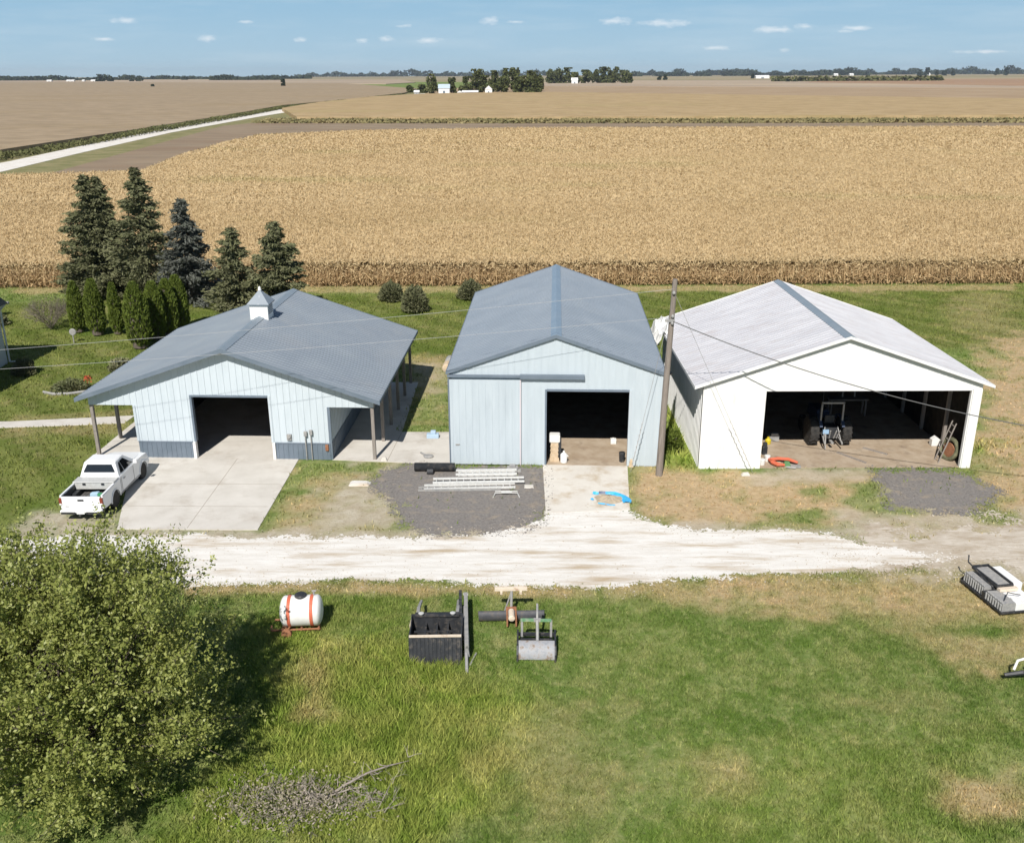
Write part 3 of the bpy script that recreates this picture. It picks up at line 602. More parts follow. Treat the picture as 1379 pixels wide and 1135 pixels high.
def topf(b, d): return lambda u: b['hr'] - (b['hr'] - b['he']) / b['E'] * abs(u) - d

# left barn with open porches on both sides
b = B1; root = barn_root(b, 'porch_barn', 'pale blue metal barn with open porches on both sides and a white cupola', 'barn')
a0, a1 = -4.53, 4.58; hb = 2.615; dz = 3.06
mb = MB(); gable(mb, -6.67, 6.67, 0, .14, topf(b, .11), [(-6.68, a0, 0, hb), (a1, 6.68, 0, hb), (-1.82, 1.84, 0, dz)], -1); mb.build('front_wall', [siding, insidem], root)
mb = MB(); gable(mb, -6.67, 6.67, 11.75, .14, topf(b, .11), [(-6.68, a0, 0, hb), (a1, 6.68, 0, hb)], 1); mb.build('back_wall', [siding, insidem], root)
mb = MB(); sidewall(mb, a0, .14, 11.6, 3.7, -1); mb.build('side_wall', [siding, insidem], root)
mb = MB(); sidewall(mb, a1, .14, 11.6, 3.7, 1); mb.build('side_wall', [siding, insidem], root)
roof(b, [roofm, wood], root, capm=capb)
for ua, ub in ((a0, -1.93), (1.95, a1)):
    mb = MB(); mb.box(ua - .003, ub, -.035, 0, .02, .84); mb.box(ua - .006, ub, -.06, -.035, .80, .86)
    u = ua + .1
    while u < ub - .05: mb.box(u, u + .05, -.055, -.035, .02, .80); u += .23
    mb.build('wainscot', slate, root)
for u in (-1.86, 1.80):
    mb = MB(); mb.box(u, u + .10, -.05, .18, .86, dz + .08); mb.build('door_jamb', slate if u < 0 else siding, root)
mb = MB(); mb.box(-1.76, 1.80, -.06, .18, dz, dz + .09); mb.build('door_header', slate, root)
for u in (-1.93, 1.84):
    mb = MB(); mb.box(u, u + .13, -.13, .12, 0.03, .84); mb.build('corner_guard', whitep, root, bevel=.01)
for s in (-1, 1):
    mb = MB(); mb.box(*sorted((s * 4.7, s * 6.63)), .14, .2, hb - .05, hb + .25); mb.box(*sorted((s * 6.52, s * 6.66)), .2, 11.6, hb - .05, hb + .2); mb.build('porch_beam', wood, root)
    for j in range(6):
        v = .02 + j * 2.36
        mb = MB(); mb.box(s * 6.59 - .075, s * 6.59 + .075, v, v + .15, .02, hb + (.0 if j in (0, 5) else -.06)); mb.build('post', wood, root, bevel=.008)
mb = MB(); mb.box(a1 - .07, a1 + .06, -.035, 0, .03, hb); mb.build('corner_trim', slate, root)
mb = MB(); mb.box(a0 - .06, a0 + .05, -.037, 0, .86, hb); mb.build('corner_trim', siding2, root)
for s in (-1, 1):
    uu = a0 if s < 0 else a1
    mb = MB(); mb.box(*sorted((uu + s * .003, uu + s * .03)), .1, 11.6, .03, .84); v = .25
    while v < 11.5: mb.box(*sorted((uu + s * .03, uu + s * .05)), v, v + .05, .03, .8); v += .3
    mb.build('wainscot', slate, root)
# cupola on the ridge
cu = MB(); k = (b['hr'] - b['he']) / b['E']; cv, cw = 5.55, .46
cu.prism([(-cw, b['hr'] - cw * k), (0, b['hr'] + .0), (cw, b['hr'] - cw * k), (cw, b['hr'] + .62), (-cw, b['hr'] + .62)], cv, cv + .92, 'y'); cup = cu.build('cupola', whitep, root)
lv = MB()
for z in (.12, .22, .32, .42, .52):
    lv.box(cw - .001, cw + .018, cv + .12, cv + .8, b['hr'] + z, b['hr'] + z + .05)
lv.build('louver', grey, cup)
cr = MB(); e = .56; z0 = b['hr'] + .62; vc = cv + .46
cr.add([(-e, vc - e, z0), (e, vc - e, z0), (e, vc + e, z0), (-e, vc + e, z0), (-e, vc - e, z0 + .05), (e, vc - e, z0 + .05), (e, vc + e, z0 + .05), (-e, vc + e, z0 + .05), (0, vc, z0 + .72)],
       [(3, 2, 1, 0), (0, 1, 5, 4), (1, 2, 6, 5), (2, 3, 7, 6), (3, 0, 4, 7), (4, 5, 8), (5, 6, 8), (6, 7, 8), (7, 4, 8)]); cr.build('cupola_roof', roofm, cup)
mb = MB(); mb.lathe([(0, .09), (.16, .06), (.2, .01)], (0, vc, z0 + .66), 'z', 8); mb.build('finial', white, cup)
mb = MB(); mb.box(2.55, 2.76, -.12, -.02, 1.0, 1.28); mb.lathe([(-.06, .085), (0, .085)], (2.65, -.12, 1.18), 'y', 12); mb.build('electric_meter', grey, root)
for u, z in ((3.42, 1.35), (3.68, 1.42)):
    mb = MB(); mb.tube((u, -.1, .02), (u, -.1, z), .028); mb.box(u - .05, u + .09, -.16, -.06, z - .12, z + .1); mb.build('conduit', grey, root)
mb = MB(); mb.box(4.33, 4.47, -.12, -.04, .5, .8); mb.build('outlet_box', rust, root)

# middle barn with a sliding door
b = B2; root = barn_root(b, 'tall_barn', 'tall blue metal barn with a sliding door beside its dark doorway', 'barn')
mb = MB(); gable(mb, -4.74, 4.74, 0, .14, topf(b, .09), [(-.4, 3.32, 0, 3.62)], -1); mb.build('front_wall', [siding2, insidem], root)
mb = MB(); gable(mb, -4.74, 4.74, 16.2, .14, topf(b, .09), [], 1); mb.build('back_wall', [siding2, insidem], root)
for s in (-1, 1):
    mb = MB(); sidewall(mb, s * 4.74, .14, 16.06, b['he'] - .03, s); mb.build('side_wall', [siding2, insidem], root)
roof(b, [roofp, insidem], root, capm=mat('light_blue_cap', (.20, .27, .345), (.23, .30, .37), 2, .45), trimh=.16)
mb = MB(); mb.m = 0; mb.box(-4.80, -1.60, -.12, -.07, .06, 4.14)
u = -4.7
while u < -1.7: mb.box(u, u + .05, -.14, -.12, .08, 4.12); u += .3
sd = mb.build('sliding_door', siding2, root)
mb = MB(); mb.box(-4.84, -4.78, -.155, -.05, .04, 4.2); mb.build('edge_trim', slate, sd)
mb = MB(); mb.box(-1.60, -1.55, -.135, -.06, .05, 4.14); mb.build('edge_trim', mat('pinkish_trim', (.62, .56, .58), None, rough=.6), sd)
mb = MB(); mb.box(-4.55, -4.35, -.155, -.14, 1.0, 1.06); mb.build('handle', grey, sd)
mb = MB(); mb.box(-4.86, -1.6, -.17, -.02, 4.25, 4.36); mb.box(-1.6, 1.29, -.20, -.02, 4.21, 4.40); mb.build('door_track', slate, root, bevel=.01)
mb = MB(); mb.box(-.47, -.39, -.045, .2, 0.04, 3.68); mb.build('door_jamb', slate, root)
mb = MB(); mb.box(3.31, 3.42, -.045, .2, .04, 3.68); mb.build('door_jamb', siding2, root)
mb = MB(); mb.box(-.39, 3.31, -.045, .2, 3.6, 3.70); mb.build('door_header', slate, root)
for s in (-1, 1):
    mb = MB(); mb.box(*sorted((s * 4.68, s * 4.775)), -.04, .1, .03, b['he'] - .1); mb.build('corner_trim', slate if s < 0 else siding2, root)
mb = MB(); mb.box(4.82, 5.05, .3, .62, 4.1, 4.35); mb.box(4.9, 5.2, .35, .57, 4.3, 4.4); mb.build('yard_lamp', black, root)
mb = MB(); mb.lathe([(-.0, .12), (.05, .2), (.65, .2), (.7, .12)], (-5.1, 1.7, 4.1), 'y', 14); mb.build('vent_duct', tan, root, smooth=True)
mb = MB(); mb.lathe([(0, .12), (.05, .24), (.5, .24), (.6, .14)], (-5.02, 2.45, 4.15), 'y', 14); mb.build('duct_elbow', grey, root, smooth=True)
# right barn, white, wide open
b = B3; root = barn_root(b, 'open_barn', 'white metal barn with a wide open front sheltering a tractor', 'barn')
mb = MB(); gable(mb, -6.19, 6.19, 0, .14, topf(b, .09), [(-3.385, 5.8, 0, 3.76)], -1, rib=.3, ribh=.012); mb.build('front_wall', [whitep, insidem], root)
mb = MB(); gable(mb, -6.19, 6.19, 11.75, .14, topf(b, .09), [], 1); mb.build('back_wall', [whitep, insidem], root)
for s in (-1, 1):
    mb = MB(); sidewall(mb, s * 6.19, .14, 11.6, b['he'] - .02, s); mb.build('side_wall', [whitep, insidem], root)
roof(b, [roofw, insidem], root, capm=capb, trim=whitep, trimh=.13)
mb = MB(); mb.box(5.79, 6.2, -.03, .22, .0, 3.76); mb.box(5.74, 5.79, .02, .2, .0, 3.76); mb.build('corner_post', whitep, root, bevel=.01)
mb = MB(); mb.box(-3.385, 5.74, -.02, .2, 3.72, 3.80); mb.build('door_header', whitep, root)
for v in (2.5, 5, 7.5, 10):
    mb = MB(); mb.box(5.95, 6.1, v, v + .15, .02, 3.9); mb.build('post', wood, root)

# ---------------------------------------------------------------- trees
def spruce(loc, h, r, label, m, seed, n=7000, gap=0.0, twin=None, group='spruces at the edge of the corn'):
    n = int(n * 1.6); gap *= .6; rng = np.random.default_rng(seed); root = thing('spruce_tree', label, 'tree', (*loc, 0), 0, group)
    tops = [(0, 0, h, r, n)] if not twin else [(0, 0, h, r, n), (twin, 0.2, h * .985, r * .8, int(n * .7))]
    tk = MB()
    Cs, As, Ls = [], [], []
    for ox, oy, hh, rr, nn in tops:
        tk.path([(ox, oy, 0), (ox + .05, oy, hh * .5), (ox, oy, hh * .97)], [.17 * hh / 9, .1 * hh / 9, .02], 7)
        nb = int(hh * 16)
        for k in range(nb):
            f = (k + rng.uniform(-.4, .4)) / nb; f = min(max(f, .0), 1); z = .5 + (hh - .55) * f ** .9
            ln = rr * (1 - f) ** .78 * rng.uniform(.62, 1.18) + .12
            if rng.random() < gap: ln *= .45
            a = rng.uniform(0, 2 * np.pi); d = np.array([math.cos(a), math.sin(a), 0])
            m_ = max(5, int(nn / nb * (ln / rr * 1.5 + .25))); s = rng.random(m_) ** .75
            p = np.array([ox, oy, z]) + d * (s * ln)[:, None]; p[:, 2] += -.30 * ln * s + .22 * ln * s ** 3
            w = .14 + .17 * ln * (1 - s * .7); p += rng.normal(0, 1, (m_, 3)) * np.stack([w, w, w * .45], 1) * .75
            Cs.append(p); As.append(np.repeat(d[None] + [[0, 0, -.1]], m_, 0) + rng.normal(0, .35, (m_, 3))); Ls.append(np.full(m_, .34))
            if k % 4 == 0: tk.tube((ox, oy, z), tuple(np.array([ox, oy, z]) + d * ln * .75 + [0, 0, -.2 * ln]), .03, .01, 4)
    C = np.concatenate(Cs); C[:, 2] = np.maximum(C[:, 2], .1); A = np.concatenate(As); L = np.concatenate(Ls) * rng.uniform(.6, 1.4, len(C))
    poly_mesh('crown', leaves(C, A, L, L * .34, rng, .6), m, root); tk.build('trunk', bark, root)
    return root
spruce((-33.6, 77), 9.7, 3.1, 'twin topped grey green spruce, leftmost of the tall spruces', sprucem, 1, 11000, .05, twin=.95)
spruce((-29.0, 75.5), 10.4, 3.2, 'tallest spruce, single pointed top, between the twin topped and the bluish one', sprucem, 2, 9500, .3)
spruce((-25.3, 74.5), 8.1, 2.6, 'dark bluish spruce with dense narrow cone', spruceb, 3, 9500, .05)
spruce((-20.8, 71), 6.45, 2.5, 'loose yellowish green spruce with open branches left of the last one', sprucem, 4, 5200, .45)
spruce((-17.2, 70), 7.0, 2.7, 'dense green spruce nearest behind the porch barn ridge', sprucem, 5, 8500, .15)
def arbor(loc, h, r, label, seed, group='arborvitae columns on the lawn'):
    rng = np.random.default_rng(seed); root = thing('arborvitae', label, 'tree', (*loc, 0), 0, group); n = int(4200 * h / 4)
    f = rng.random(n) ** .9; a = rng.uniform(0, 2 * np.pi, n); prof = r * np.minimum(1, (f + .12) * 3.5) * np.clip((1.02 - f) * 2.4, 0, 1) ** .55
    prof = prof * (.86 + .45 * fbm(a * 1.6 + 7 * seed, f * 6, seed) + rng.uniform(-.14, .08, n))
    C = np.stack([prof * np.cos(a), prof * np.sin(a), .1 + f * (h - .1)], 1); A = np.stack([np.cos(a) * .4, np.sin(a) * .4, np.full(n, 1.0)], 1)
    poly_mesh('crown', leaves(C, A, .26 * rng.uniform(.6, 1.4, n), .10, rng, .6), arbm, root)
    core = MB(); core.lathe([(.1, r * .55), (h * .3, r * .72), (h * .7, r * .6), (h * .93, r * .15)], (0, 0, 0), 'z', 9); core.build('inner_growth', bark, root)
    t = MB(); t.tube((0, 0, 0), (0, 0, .5), .09); t.build('trunk', bark, root); return root
arbor((-30.4, 65.4), 3.6, .56, 'leftmost narrow green arborvitae column, beside the bare shrub', 11)
arbor((-28.75, 64.6), 3.9, .68, 'wide arborvitae column, second from the bare shrub', 12)
arbor((-27.45, 64.8), 3.6, .46, 'slim pointed arborvitae, third from the bare shrub', 13)
arbor((-26.55, 65.2), 2.7, .5, 'short dark arborvitae between taller columns', 14)
arbor((-24.55, 61.2), 4.4, .85, 'largest arborvitae column, nearest to the porch barn roof', 15)
arbor((-24.15, 63.3), 4.0, .72, 'shaded arborvitae just behind the largest one', 16)
arbor((-23.7, 64.6), 3.9, .7, 'shaded arborvitae, second behind the largest one', 17)
arbor((-23.45, 65.9), 3.9, .75, 'shaded arborvitae, farthest right of its row', 18)
def bush(name, loc, h, r, label, cat, m, seed, n=2600, lf=.3, group=None, stem=True):
    rng = np.random.default_rng(seed); root = thing(name, label, cat, (*loc, 0), 0, group)
    d = unit(rng.normal(size=(n, 3))); d[:, 2] = np.abs(d[:, 2] * 1.1) - .1; a = np.arctan2(d[:, 1], d[:, 0])
    q = (rng.random(n) ** .3) * (.85 + .5 * fbm(a * 2, d[:, 2] * 3 + seed, seed))
    C = d * q[:, None] * (r, r, h * .82); C[:, 2] = np.maximum(C[:, 2] + h * .15, .03)
    poly_mesh('crown', leaves(C, d + [0, 0, .3], lf * rng.uniform(.6, 1.3, n), lf * .4, rng, .8), m, root)
    s = MB()
    for k in range(6):
        t = 2 * math.pi * k / 6; s.tube((0, 0, 0), (r * .5 * math.cos(t), r * .5 * math.sin(t), h * .6), .04, .015, 5)
    s.build('stem', bark, root); return root
bush('round_shrub', (-9.6, 75), 1.8, 1.15, 'round dark shrub on the back lawn, leftmost of three', 'shrub', sprucem, 21, 3800, .26, 'dark shrubs on the back lawn')
bush('round_shrub', (-7.35, 71.2), 2.3, 1.2, 'largest round dark shrub, between the two others on the back lawn', 'shrub', sprucem, 22, 4200, .26, 'dark shrubs on the back lawn')
bush('round_shrub', (-3.3, 75.5), 1.8, 1.25, 'round dark shrub partly behind the tall barn roof', 'shrub', sprucem, 23, 3800, .26, 'dark shrubs on the back lawn')
bush('small_tree', (-35.3, 77.5), 3.6, 1.5, 'small loose tree with reddish leaves left under the twin spruce', 'tree', mat('reddish_leaf', (.13, .13, .06), (.17, .11, .07), 2, .8, island=(.19, .17, .09), spec=.1), 24, 2200, .3)
bush('lawn_shrub', (-37.5, 67.5), 1.3, 1.2, 'low dark shrub at the left edge below the bare shrub', 'shrub', sprucem, 25, 1800, .24)
flm = mat('flowerbed_leaf', (.10, .13, .04), (.17, .16, .07), 2, .8, island=(.15, .16, .09), spec=.1); redm = mat('red_flower', (.4, .07, .03), None, rough=.8)
bed = bush('flowerbed_plant', (-25.4, 52.4), .7, 1.15, 'leafy flowerbed clump with a red flower end beside the porch barn', 'plant', flm, 26, 1800, .2)
rng = np.random.default_rng(9); C = rng.normal(size=(60, 3)) * (.10, .2, .10) + (.95, .25, .6); tag(poly_mesh('flowers', leaves(C, rng.normal(size=(60, 3)), .11, .1, rng), redm, bed), kind='stuff')
mb = MB(); mb.path([(-1.3, -.6, .06), (-.6, -.95, .06), (.3, -.9, .06), (1.1, -.5, .06)], .09, 6); mb.build('edging', grey, bed)
bush('flowerbed_plant', (-23.9, 56.2), .9, .95, 'pale variegated garden plant on the lawn behind the flowerbed', 'plant', mat('variegated_leaf', (.12, .15, .06), (.28, .26, .16), 5, .8, island=(.2, .2, .1)), 27, 1200, .22)
bush('side_weeds', (7.6, 42.6), 1.3, .75, 'rank green weeds growing between the utility pole and the open barn', 'weeds', arbm, 28, 1900, .2)
# bare shrub
def twigs(mb, p, d, L, r, depth, rng, spread=.5, n=3):
    q = p + d * L; mb.tube(p, q, r, r * .65, 5 if depth > 1 else 3)
    if depth:
        for _ in range(n):
            e = unit((d + rng.normal(0, spread, 3))[None])[0]; twigs(mb, p + d * L * rng.uniform(.55, 1), e, L * rng.uniform(.6, .85), r * .6, depth - 1, rng, spread, n)
root = thing('bare_shrub', 'leafless grey brown shrub left of the arborvitae columns', 'shrub', (-32.8, 66.3, 0)); rng = np.random.default_rng(31); mb = MB()
for k in range(16):
    a = 2 * math.pi * k / 16; d = unit(np.array([[math.cos(a) * .7, math.sin(a) * .7, 1.0]]))[0]; twigs(mb, np.array([0, 0, 0.]), d, .95, .03, 4, rng, .28, 3)
mb.build('twigs', mat('shrub_twig', (.20, .17, .135), (.26, .225, .18), 4, .9), root)
n = 1100; d = unit(rng.normal(size=(n, 3))); C = d * (1.5, 1.3, 1.1) * (rng.random((n, 1)) ** .4) + (0, 0, 1.5); C[:, 2] = np.maximum(C[:, 2], .1)
poly_mesh('dry_leaves', leaves(C, rng.normal(size=(n, 3)), .12, .05, rng), mat('shrub_leaf', (.15, .15, .07), (.21, .18, .11), 4, .9), root)
# big foreground tree
def bigtree(loc, h, rx, label, seed):
    rng = np.random.default_rng(seed); root = thing('broadleaf_tree', label, 'tree', (*loc, 0)); tk = MB()
    tk.path([(0, 0, -.05), (.05, 0, .8), (0, .1, 1.7)], [.26, .2, .17], 9)
    tips = []
    nb = 92
    for k in range(nb):
        f = (k + .5) / nb; ph = k * 2.39996; zt = f ** .8
        z = .55 + (h - .9) * zt; rr = rx * math.sin(math.pi * min(.98, .20 + .75 * zt)) ** .62 * rng.uniform(.6, 1.1)
        if k % 3 == 0: rr *= rng.uniform(.35, .75)
        if k % 19 == 0: rr *= 1.15; z += .15
        cc = np.array([rr * math.cos(ph), rr * math.sin(ph), z]); sg = rng.uniform(.18, .42)
        for _ in range(rng.integers(2, 7)): tips.append(tuple(cc + rng.normal(0, sg, 3)))
    nb = len(tips)
    for x, y, z in [(-.3, .3, h + .1), (1.0, .2, h + .25), (.6, -.2, h - .0), (1.65, .3, h - .3), (-1.2, .6, h - .1), (-2.1, .5, h - .4), (2.35, 0, h - 1.1), (-3, .4, h - .3), (-3.4, .1, h - 1.0)]: tips.append((x, y, z))
    Cs, As = [], []
    for i, tp in enumerate(tips):
        tp = np.array(tp); mid = np.array([tp[0] * .3, tp[1] * .3, 1.1 + (tp[2] - 1.1) * .45]) + rng.normal(0, .15, 3)
        if i % 2 == 0 or i >= nb: tk.path([(0, .05, 1.0 + .7 * rng.random()), tuple(mid), tuple(mid * .4 + tp * .6 + rng.normal(0, .1, 3)), tuple(tp)], [.055, .035, .02, .008], 5)
        out = unit((tp - [0, 0, h * .35])[None])[0] * .8 + [0, 0, .75]; out = unit(out[None])[0]
        nsh = rng.integers(6, 11)
        for s in range(nsh):  # upright leafy shoots
            d = unit((out + rng.normal(0, .45, 3))[None])[0]; L = rng.uniform(.35, 1.0); st = tp + rng.normal(0, .28, 3) - out * .15
            m_ = 40; q = rng.random(m_)
            Cs.append(st + d * (q * L)[:, None] + rng.normal(0, .075, (m_, 3))); As.append(np.repeat(d[None], m_, 0) * .6 + rng.normal(0, .8, (m_, 3)))
            if s < 3: tk.tube(tuple(st), tuple(st + d * L), .007, .003, 3)
    C = np.concatenate(Cs); A = np.concatenate(As); C[:, 2] = np.maximum(C[:, 2], .12); n = len(C)
    L = .098 * rng.uniform(.6, 1.35, n)
    poly_mesh('crown', leaves(C, A, L, L * .55, rng, .3), leafm, root); tk.build('trunk', bark, root, smooth=True)
    return root
bigtree((-10.85, 19.9), 6.25, 3.4, 'large leafy olive green tree filling the lower left corner', 51)
bush('dark_shrub', (-14.6, 27.2), 3.1, 1.1, 'small dark leafed tree top showing left behind the large olive tree', 'shrub', sprucem, 53, 2600, .16)
# brush pile and dead limb
root = thing('brush_pile', 'tangle of grey dead twigs heaped at the bottom edge beside the large tree', 'brush', (-5.4, 18.9, 0)); rng = np.random.default_rng(61); mb = MB()
for k in range(85):
    p = np.array([rng.normal(0, 1.0), rng.normal(0, .34), rng.uniform(.02, .3)]); d = unit(np.array([[rng.normal(), rng.normal() * .7, rng.uniform(0, .6)]]))[0]; twigs(mb, p, d, rng.uniform(.16, .38), .010, 2, rng, .5, 3)
mb.build('twigs', deadw, root)
n = 2600; C = rng.normal(size=(n, 3)) * (.9, .42, .16) + (0, 0, .2); C[:, 2] = np.abs(C[:, 2]); poly_mesh('dry_leaves', leaves(C, rng.normal(size=(n, 3)), .09, .04, rng), mat('dry_leaf', (.26, .22, .16), (.20, .19, .10), 6, .9, island=(.36, .31, .26)), root)
root = thing('dead_branch', 'long forked bare grey branch lying in the weeds near the bottom edge', 'branch', (-4.7, 19.1, 0)); mb = MB()
mb.path([(0, 0, .12), (.5, .3, .3), (1.0, .62, .38), (1.5, .95, .33), (2.0, 1.3, .2)], [.035, .032, .026, .02, .008], 6); mb.path([(.1, 0, .2), (.6, .1, .32), (1.1, .25, .3)], [.022, .016, .006], 5)
rng = np.random.default_rng(63)
for k in range(14): 
    f = rng.random(); p = np.array([2 * f, 1.3 * f, .32]); twigs(mb, p, unit(np.array([[rng.normal(), rng.normal(), .5]]))[0], .22, .012, 1, rng, .4, 2)
mb.build('limb', deadw, root)
root = thing('dead_branch', 'short thin upright dead twig right of the long branch near the bottom edge', 'branch', (-3.2, 18.9, 0)); mb = MB(); mb.path([(-.2, -.3, .02), (.05, .3, .25), (.15, .9, .2)], [.015, .012, .005], 5); twigs(mb, np.array([.15, .6, .22]), np.array([.2, .3, .5]), .3, .01, 2, rng, .5, 3); mb.build('limb', deadw, root)
n = 1800; rng = np.random.default_rng(66)
# ---------------------------------------------------------------- utility pole, wires, guys
root = thing('utility_pole', 'weathered wooden utility pole between the tall barn and the open barn', 'utility pole', (6.60, 39.58, 0))
mb = MB(); mb.path([(0, 0, -.1), (.10, 0, 4.4), (.25, 0, 8.9)], [.16, .135, .105], 12); mb.build('pole', polem, root, smooth=True)
mb = MB(); mb.box(-.1, .3, -.17, -.11, 7.1, 7.22); mb.build('bracket', grey, root)
for z in (7.3, 7.0, 8.3):
    mb = MB(); mb.lathe([(0, .05), (.05, .07), (.1, .05), (.14, .03)], (.2, -.17, z), 'z', 10); mb.build('insulator', grey, root)
wl0 = mat('guard_grey', (.5, .48, .46), None, rough=.6)
def guy(root, p, q, g=2.6):
    p, q = Vector(p), Vector(q); d = (p - q).normalized(); mb = MB(); mb.tube(p, q, .009, n=5); w = mb.build('guy_wire', grey, root)
    mb = MB()
    for k in range(26):
        a = q + d * (.3 + g * k / 26); o = Vector((.035 * math.cos(k * 1.9), .035 * math.sin(k * 1.9), 0)); c = q + d * (.3 + g * (k + 1) / 26); o2 = Vector((.035 * math.cos((k + 1) * 1.9), .035 * math.sin((k + 1) * 1.9), 0)); mb.tube(a + o, c + o2, .013, n=4)
    mb.build('twisted_guard', wl0, w)
gx, gy = G(1012, 634); guy(root, (.22, 0, 8.4), (gx - 6.6, gy - 39.58 - .3, 0)); gx, gy = G(848, 632); guy(root, (.2, 0, 8.0), (gx - 6.6, gy - 39.58 - .3, 0), 2.2)
def wire(label, p, q, sag, r=.012, n=18, m=grey, extra=None):
    p, q = Vector(p), Vector(q); mb = MB(); pts = []
    for i in range(n + 1):
        f = i / n; pts.append(p.lerp(q, f) - Vector((0, 0, sag * 4 * f * (1 - f))))
    mb.path([x - p for x in pts], r, 5); o = mb.build('overhead_wire', m, loc=p); return tag(o, label, 'wire', 'overhead wires from the utility pole')
wl = mat('wire_grey', (.42, .42, .42), None, rough=.5); wd = mat('wire_dark', (.10, .10, .10), None, rough=.6)
def Zt(px, py, Y): r = ray(px, py); t = Y / r[1]; return (r[0] * t, Y, CAM_H + r[2] * t)
wire('thick dark overhead cable sagging from the pole across the open barn front to the right', (6.8, 39.4, 7.15), Zt(1440, 583, 36.0), .55, .022, m=wd)
wire('upper thin pale wire running left from the pole top over the barn roofs', (6.82, 39.5, 8.5), Zt(-150, 482, 37.5), .15, .0065, m=wl)
wire('lower thin pale wire running left from the pole over the barn roofs', (6.82, 39.5, 7.3), Zt(-150, 506, 37.5), .15, .0065, m=wl)

# ---------------------------------------------------------------- house at the left edge
root = thing('farm_house', 'white farmhouse corner with grey gutter at the left edge', 'house', (-30.5, 47.6, 0)); sdm = mat('house_siding', (.62, .62, .60), (.7, .7, .68), 2, .6)
mb = MB(); mb.box(-8, 0, 0, 5.5, 0, 3.5); mb.box(-8, -1.2, 5.5, 10.2, 0, 3.8); mb.build('wall', sdm, root)
mb = MB(); mb.prism([(-.5, 3.45), (5.9, 3.45), (2.7, 6.4)], -8.4, .4, 'x'); mb.prism([(5.4, 3.75), (10.7, 3.75), (8.05, 5.6)], -8.4, -.75, 'x'); mb.build('roof', mat('shingles', (.10, .10, .11), (.15, .15, .155), 8, .9, .4, 20), root)
mb = MB(); mb.box(-8.3, -.7, 10.6, 10.75, 3.7, 3.84); mb.build('gutter', grey, root)
mb = MB(); mb.path([(-.85, 10.6, 3.75), (-1.1, 10.28, 3.4), (-1.1, 10.28, .1), (-.8, 10.5, .05)], .06, 8); mb.build('downspout', white, root)
wn = MB(); wn.box(-.02, .03, 2, 3.2, 1.1, 2.4); w = wn.build('window', white, root); mb = MB(); mb.box(.031, .045, 2.1, 3.1, 1.2, 2.3); mb.build('pane', glass, w)
bush('house_shrub', (-29.5, 55.4), 1.1, .8, 'dark shrub in the shade of the farmhouse corner', 'shrub', sprucem, 71, 1800, .22)
mb = MB(); mb.lathe([(0, .2), (.04, .24), (.08, .24)], (0, 0, .75), 'y', 18); mb.tube((0, .02, 0), (0, .02, .6), .04)
tag(mb.build('garden_disc', grey, loc=(-29.6, 62.6, 0)), 'small round grey disc on a post in front of the arborvitae columns', 'garden ornament')
mb = MB(); mb.lathe([(-.9, .25), (-.8, .42), (.8, .42), (.9, .25)], (0, 0, .75), 'x', 18); mb.box(-.6, -.5, -.3, .3, 0, .4); mb.box(.5, .6, -.3, .3, 0, .4)
tag(mb.build('propane_tank', white, loc=(-39.2, 70.3, 0), smooth=True), 'white propane tank at the left edge behind the farmhouse', 'tank')

# ---------------------------------------------------------------- far farmstead and horizon
def ftree(px, base, top, wpx, Y, seed, label, group='trees around the far farmstead', m=fartree, n=900, name='far_tree'):
    x, _, zt = Zt(px, top, Y); _, _, zb = Zt(px, base, Y); h = zt; r = wpx / FPX * Y * .5; rng = np.random.default_rng(seed)
    root = thing(name, label, 'tree', (x, Y, 0), 0, group); k = 9; cl = rng.normal(size=(k, 3)) * (.42, .42, .26); cl[:, 2] += .55; cl = np.vstack([cl, [[0, 0, .8]], [[0, 0, .35]], [[-.5, 0, .3]], [[.5, 0, .3]]]); k = len(cl)
    i = rng.integers(0, k, n); d = unit(rng.normal(size=(n, 3))) * (rng.random((n, 1)) ** .4)
    C = (cl[i] + d * (.42, .42, .22)) * (r * .8, r * .8, h); C[:, 2] = np.clip(C[:, 2], h * .04, h); C[:, 0] = np.clip(C[:, 0], -r, r)
    L = Y / 600 * rng.uniform(.7, 1.4, n) + .3
    poly_mesh('crown', leaves(C, rng.normal(size=(n, 3)), L, L * .8, rng), m, root)
    t = MB(); t.tube((0, 0, 0), (0, 0, h * .5), .5, .25, 6); t.build('trunk', bark, root); return root
FT = [(583, 126, 101, 20, 900), (609, 125, 105, 13, 905), (642, 124, 94, 30, 925), (628, 124, 104, 22, 930), (650, 124, 103, 26, 925), (664, 122, 96, 16, 980), (675, 126, 104, 22, 900), (681, 122, 93, 14, 985), (693, 122, 92, 18, 990), (700, 126, 103, 26, 895), (715, 126, 103, 28, 890), (722, 126, 106, 20, 888), (568, 122, 114, 18, 960), (552, 122, 115, 12, 980), (713, 121, 96, 24, 1000), (727, 118, 100, 14, 1010), (660, 126, 108, 14, 940)]
pos = ['at the left end by the road', 'between the blue roofed house and the low shed', 'tallest, over the low white shed', 'left shoulder of the tall group', 'right shoulder of the tall group', 'in the row behind the bin', 'beside the white bin', 'narrow crown rising behind the front trees', 'broad crown rising behind the front trees', 'in the middle of the dense front clump', 'in the right part of the dense front clump', 'at the right end of the dense front clump', 'low, beside the country road', 'lowest, farthest left by the road', 'behind the right clump', 'thin, at the gap right of the clump', 'low, behind the white bin']
for i, (px, bs, tp, w, Y) in enumerate(FT): ftree(px, bs, tp, w, Y, 200 + i, 'dark green tree at the far farmstead, ' + pos[i])
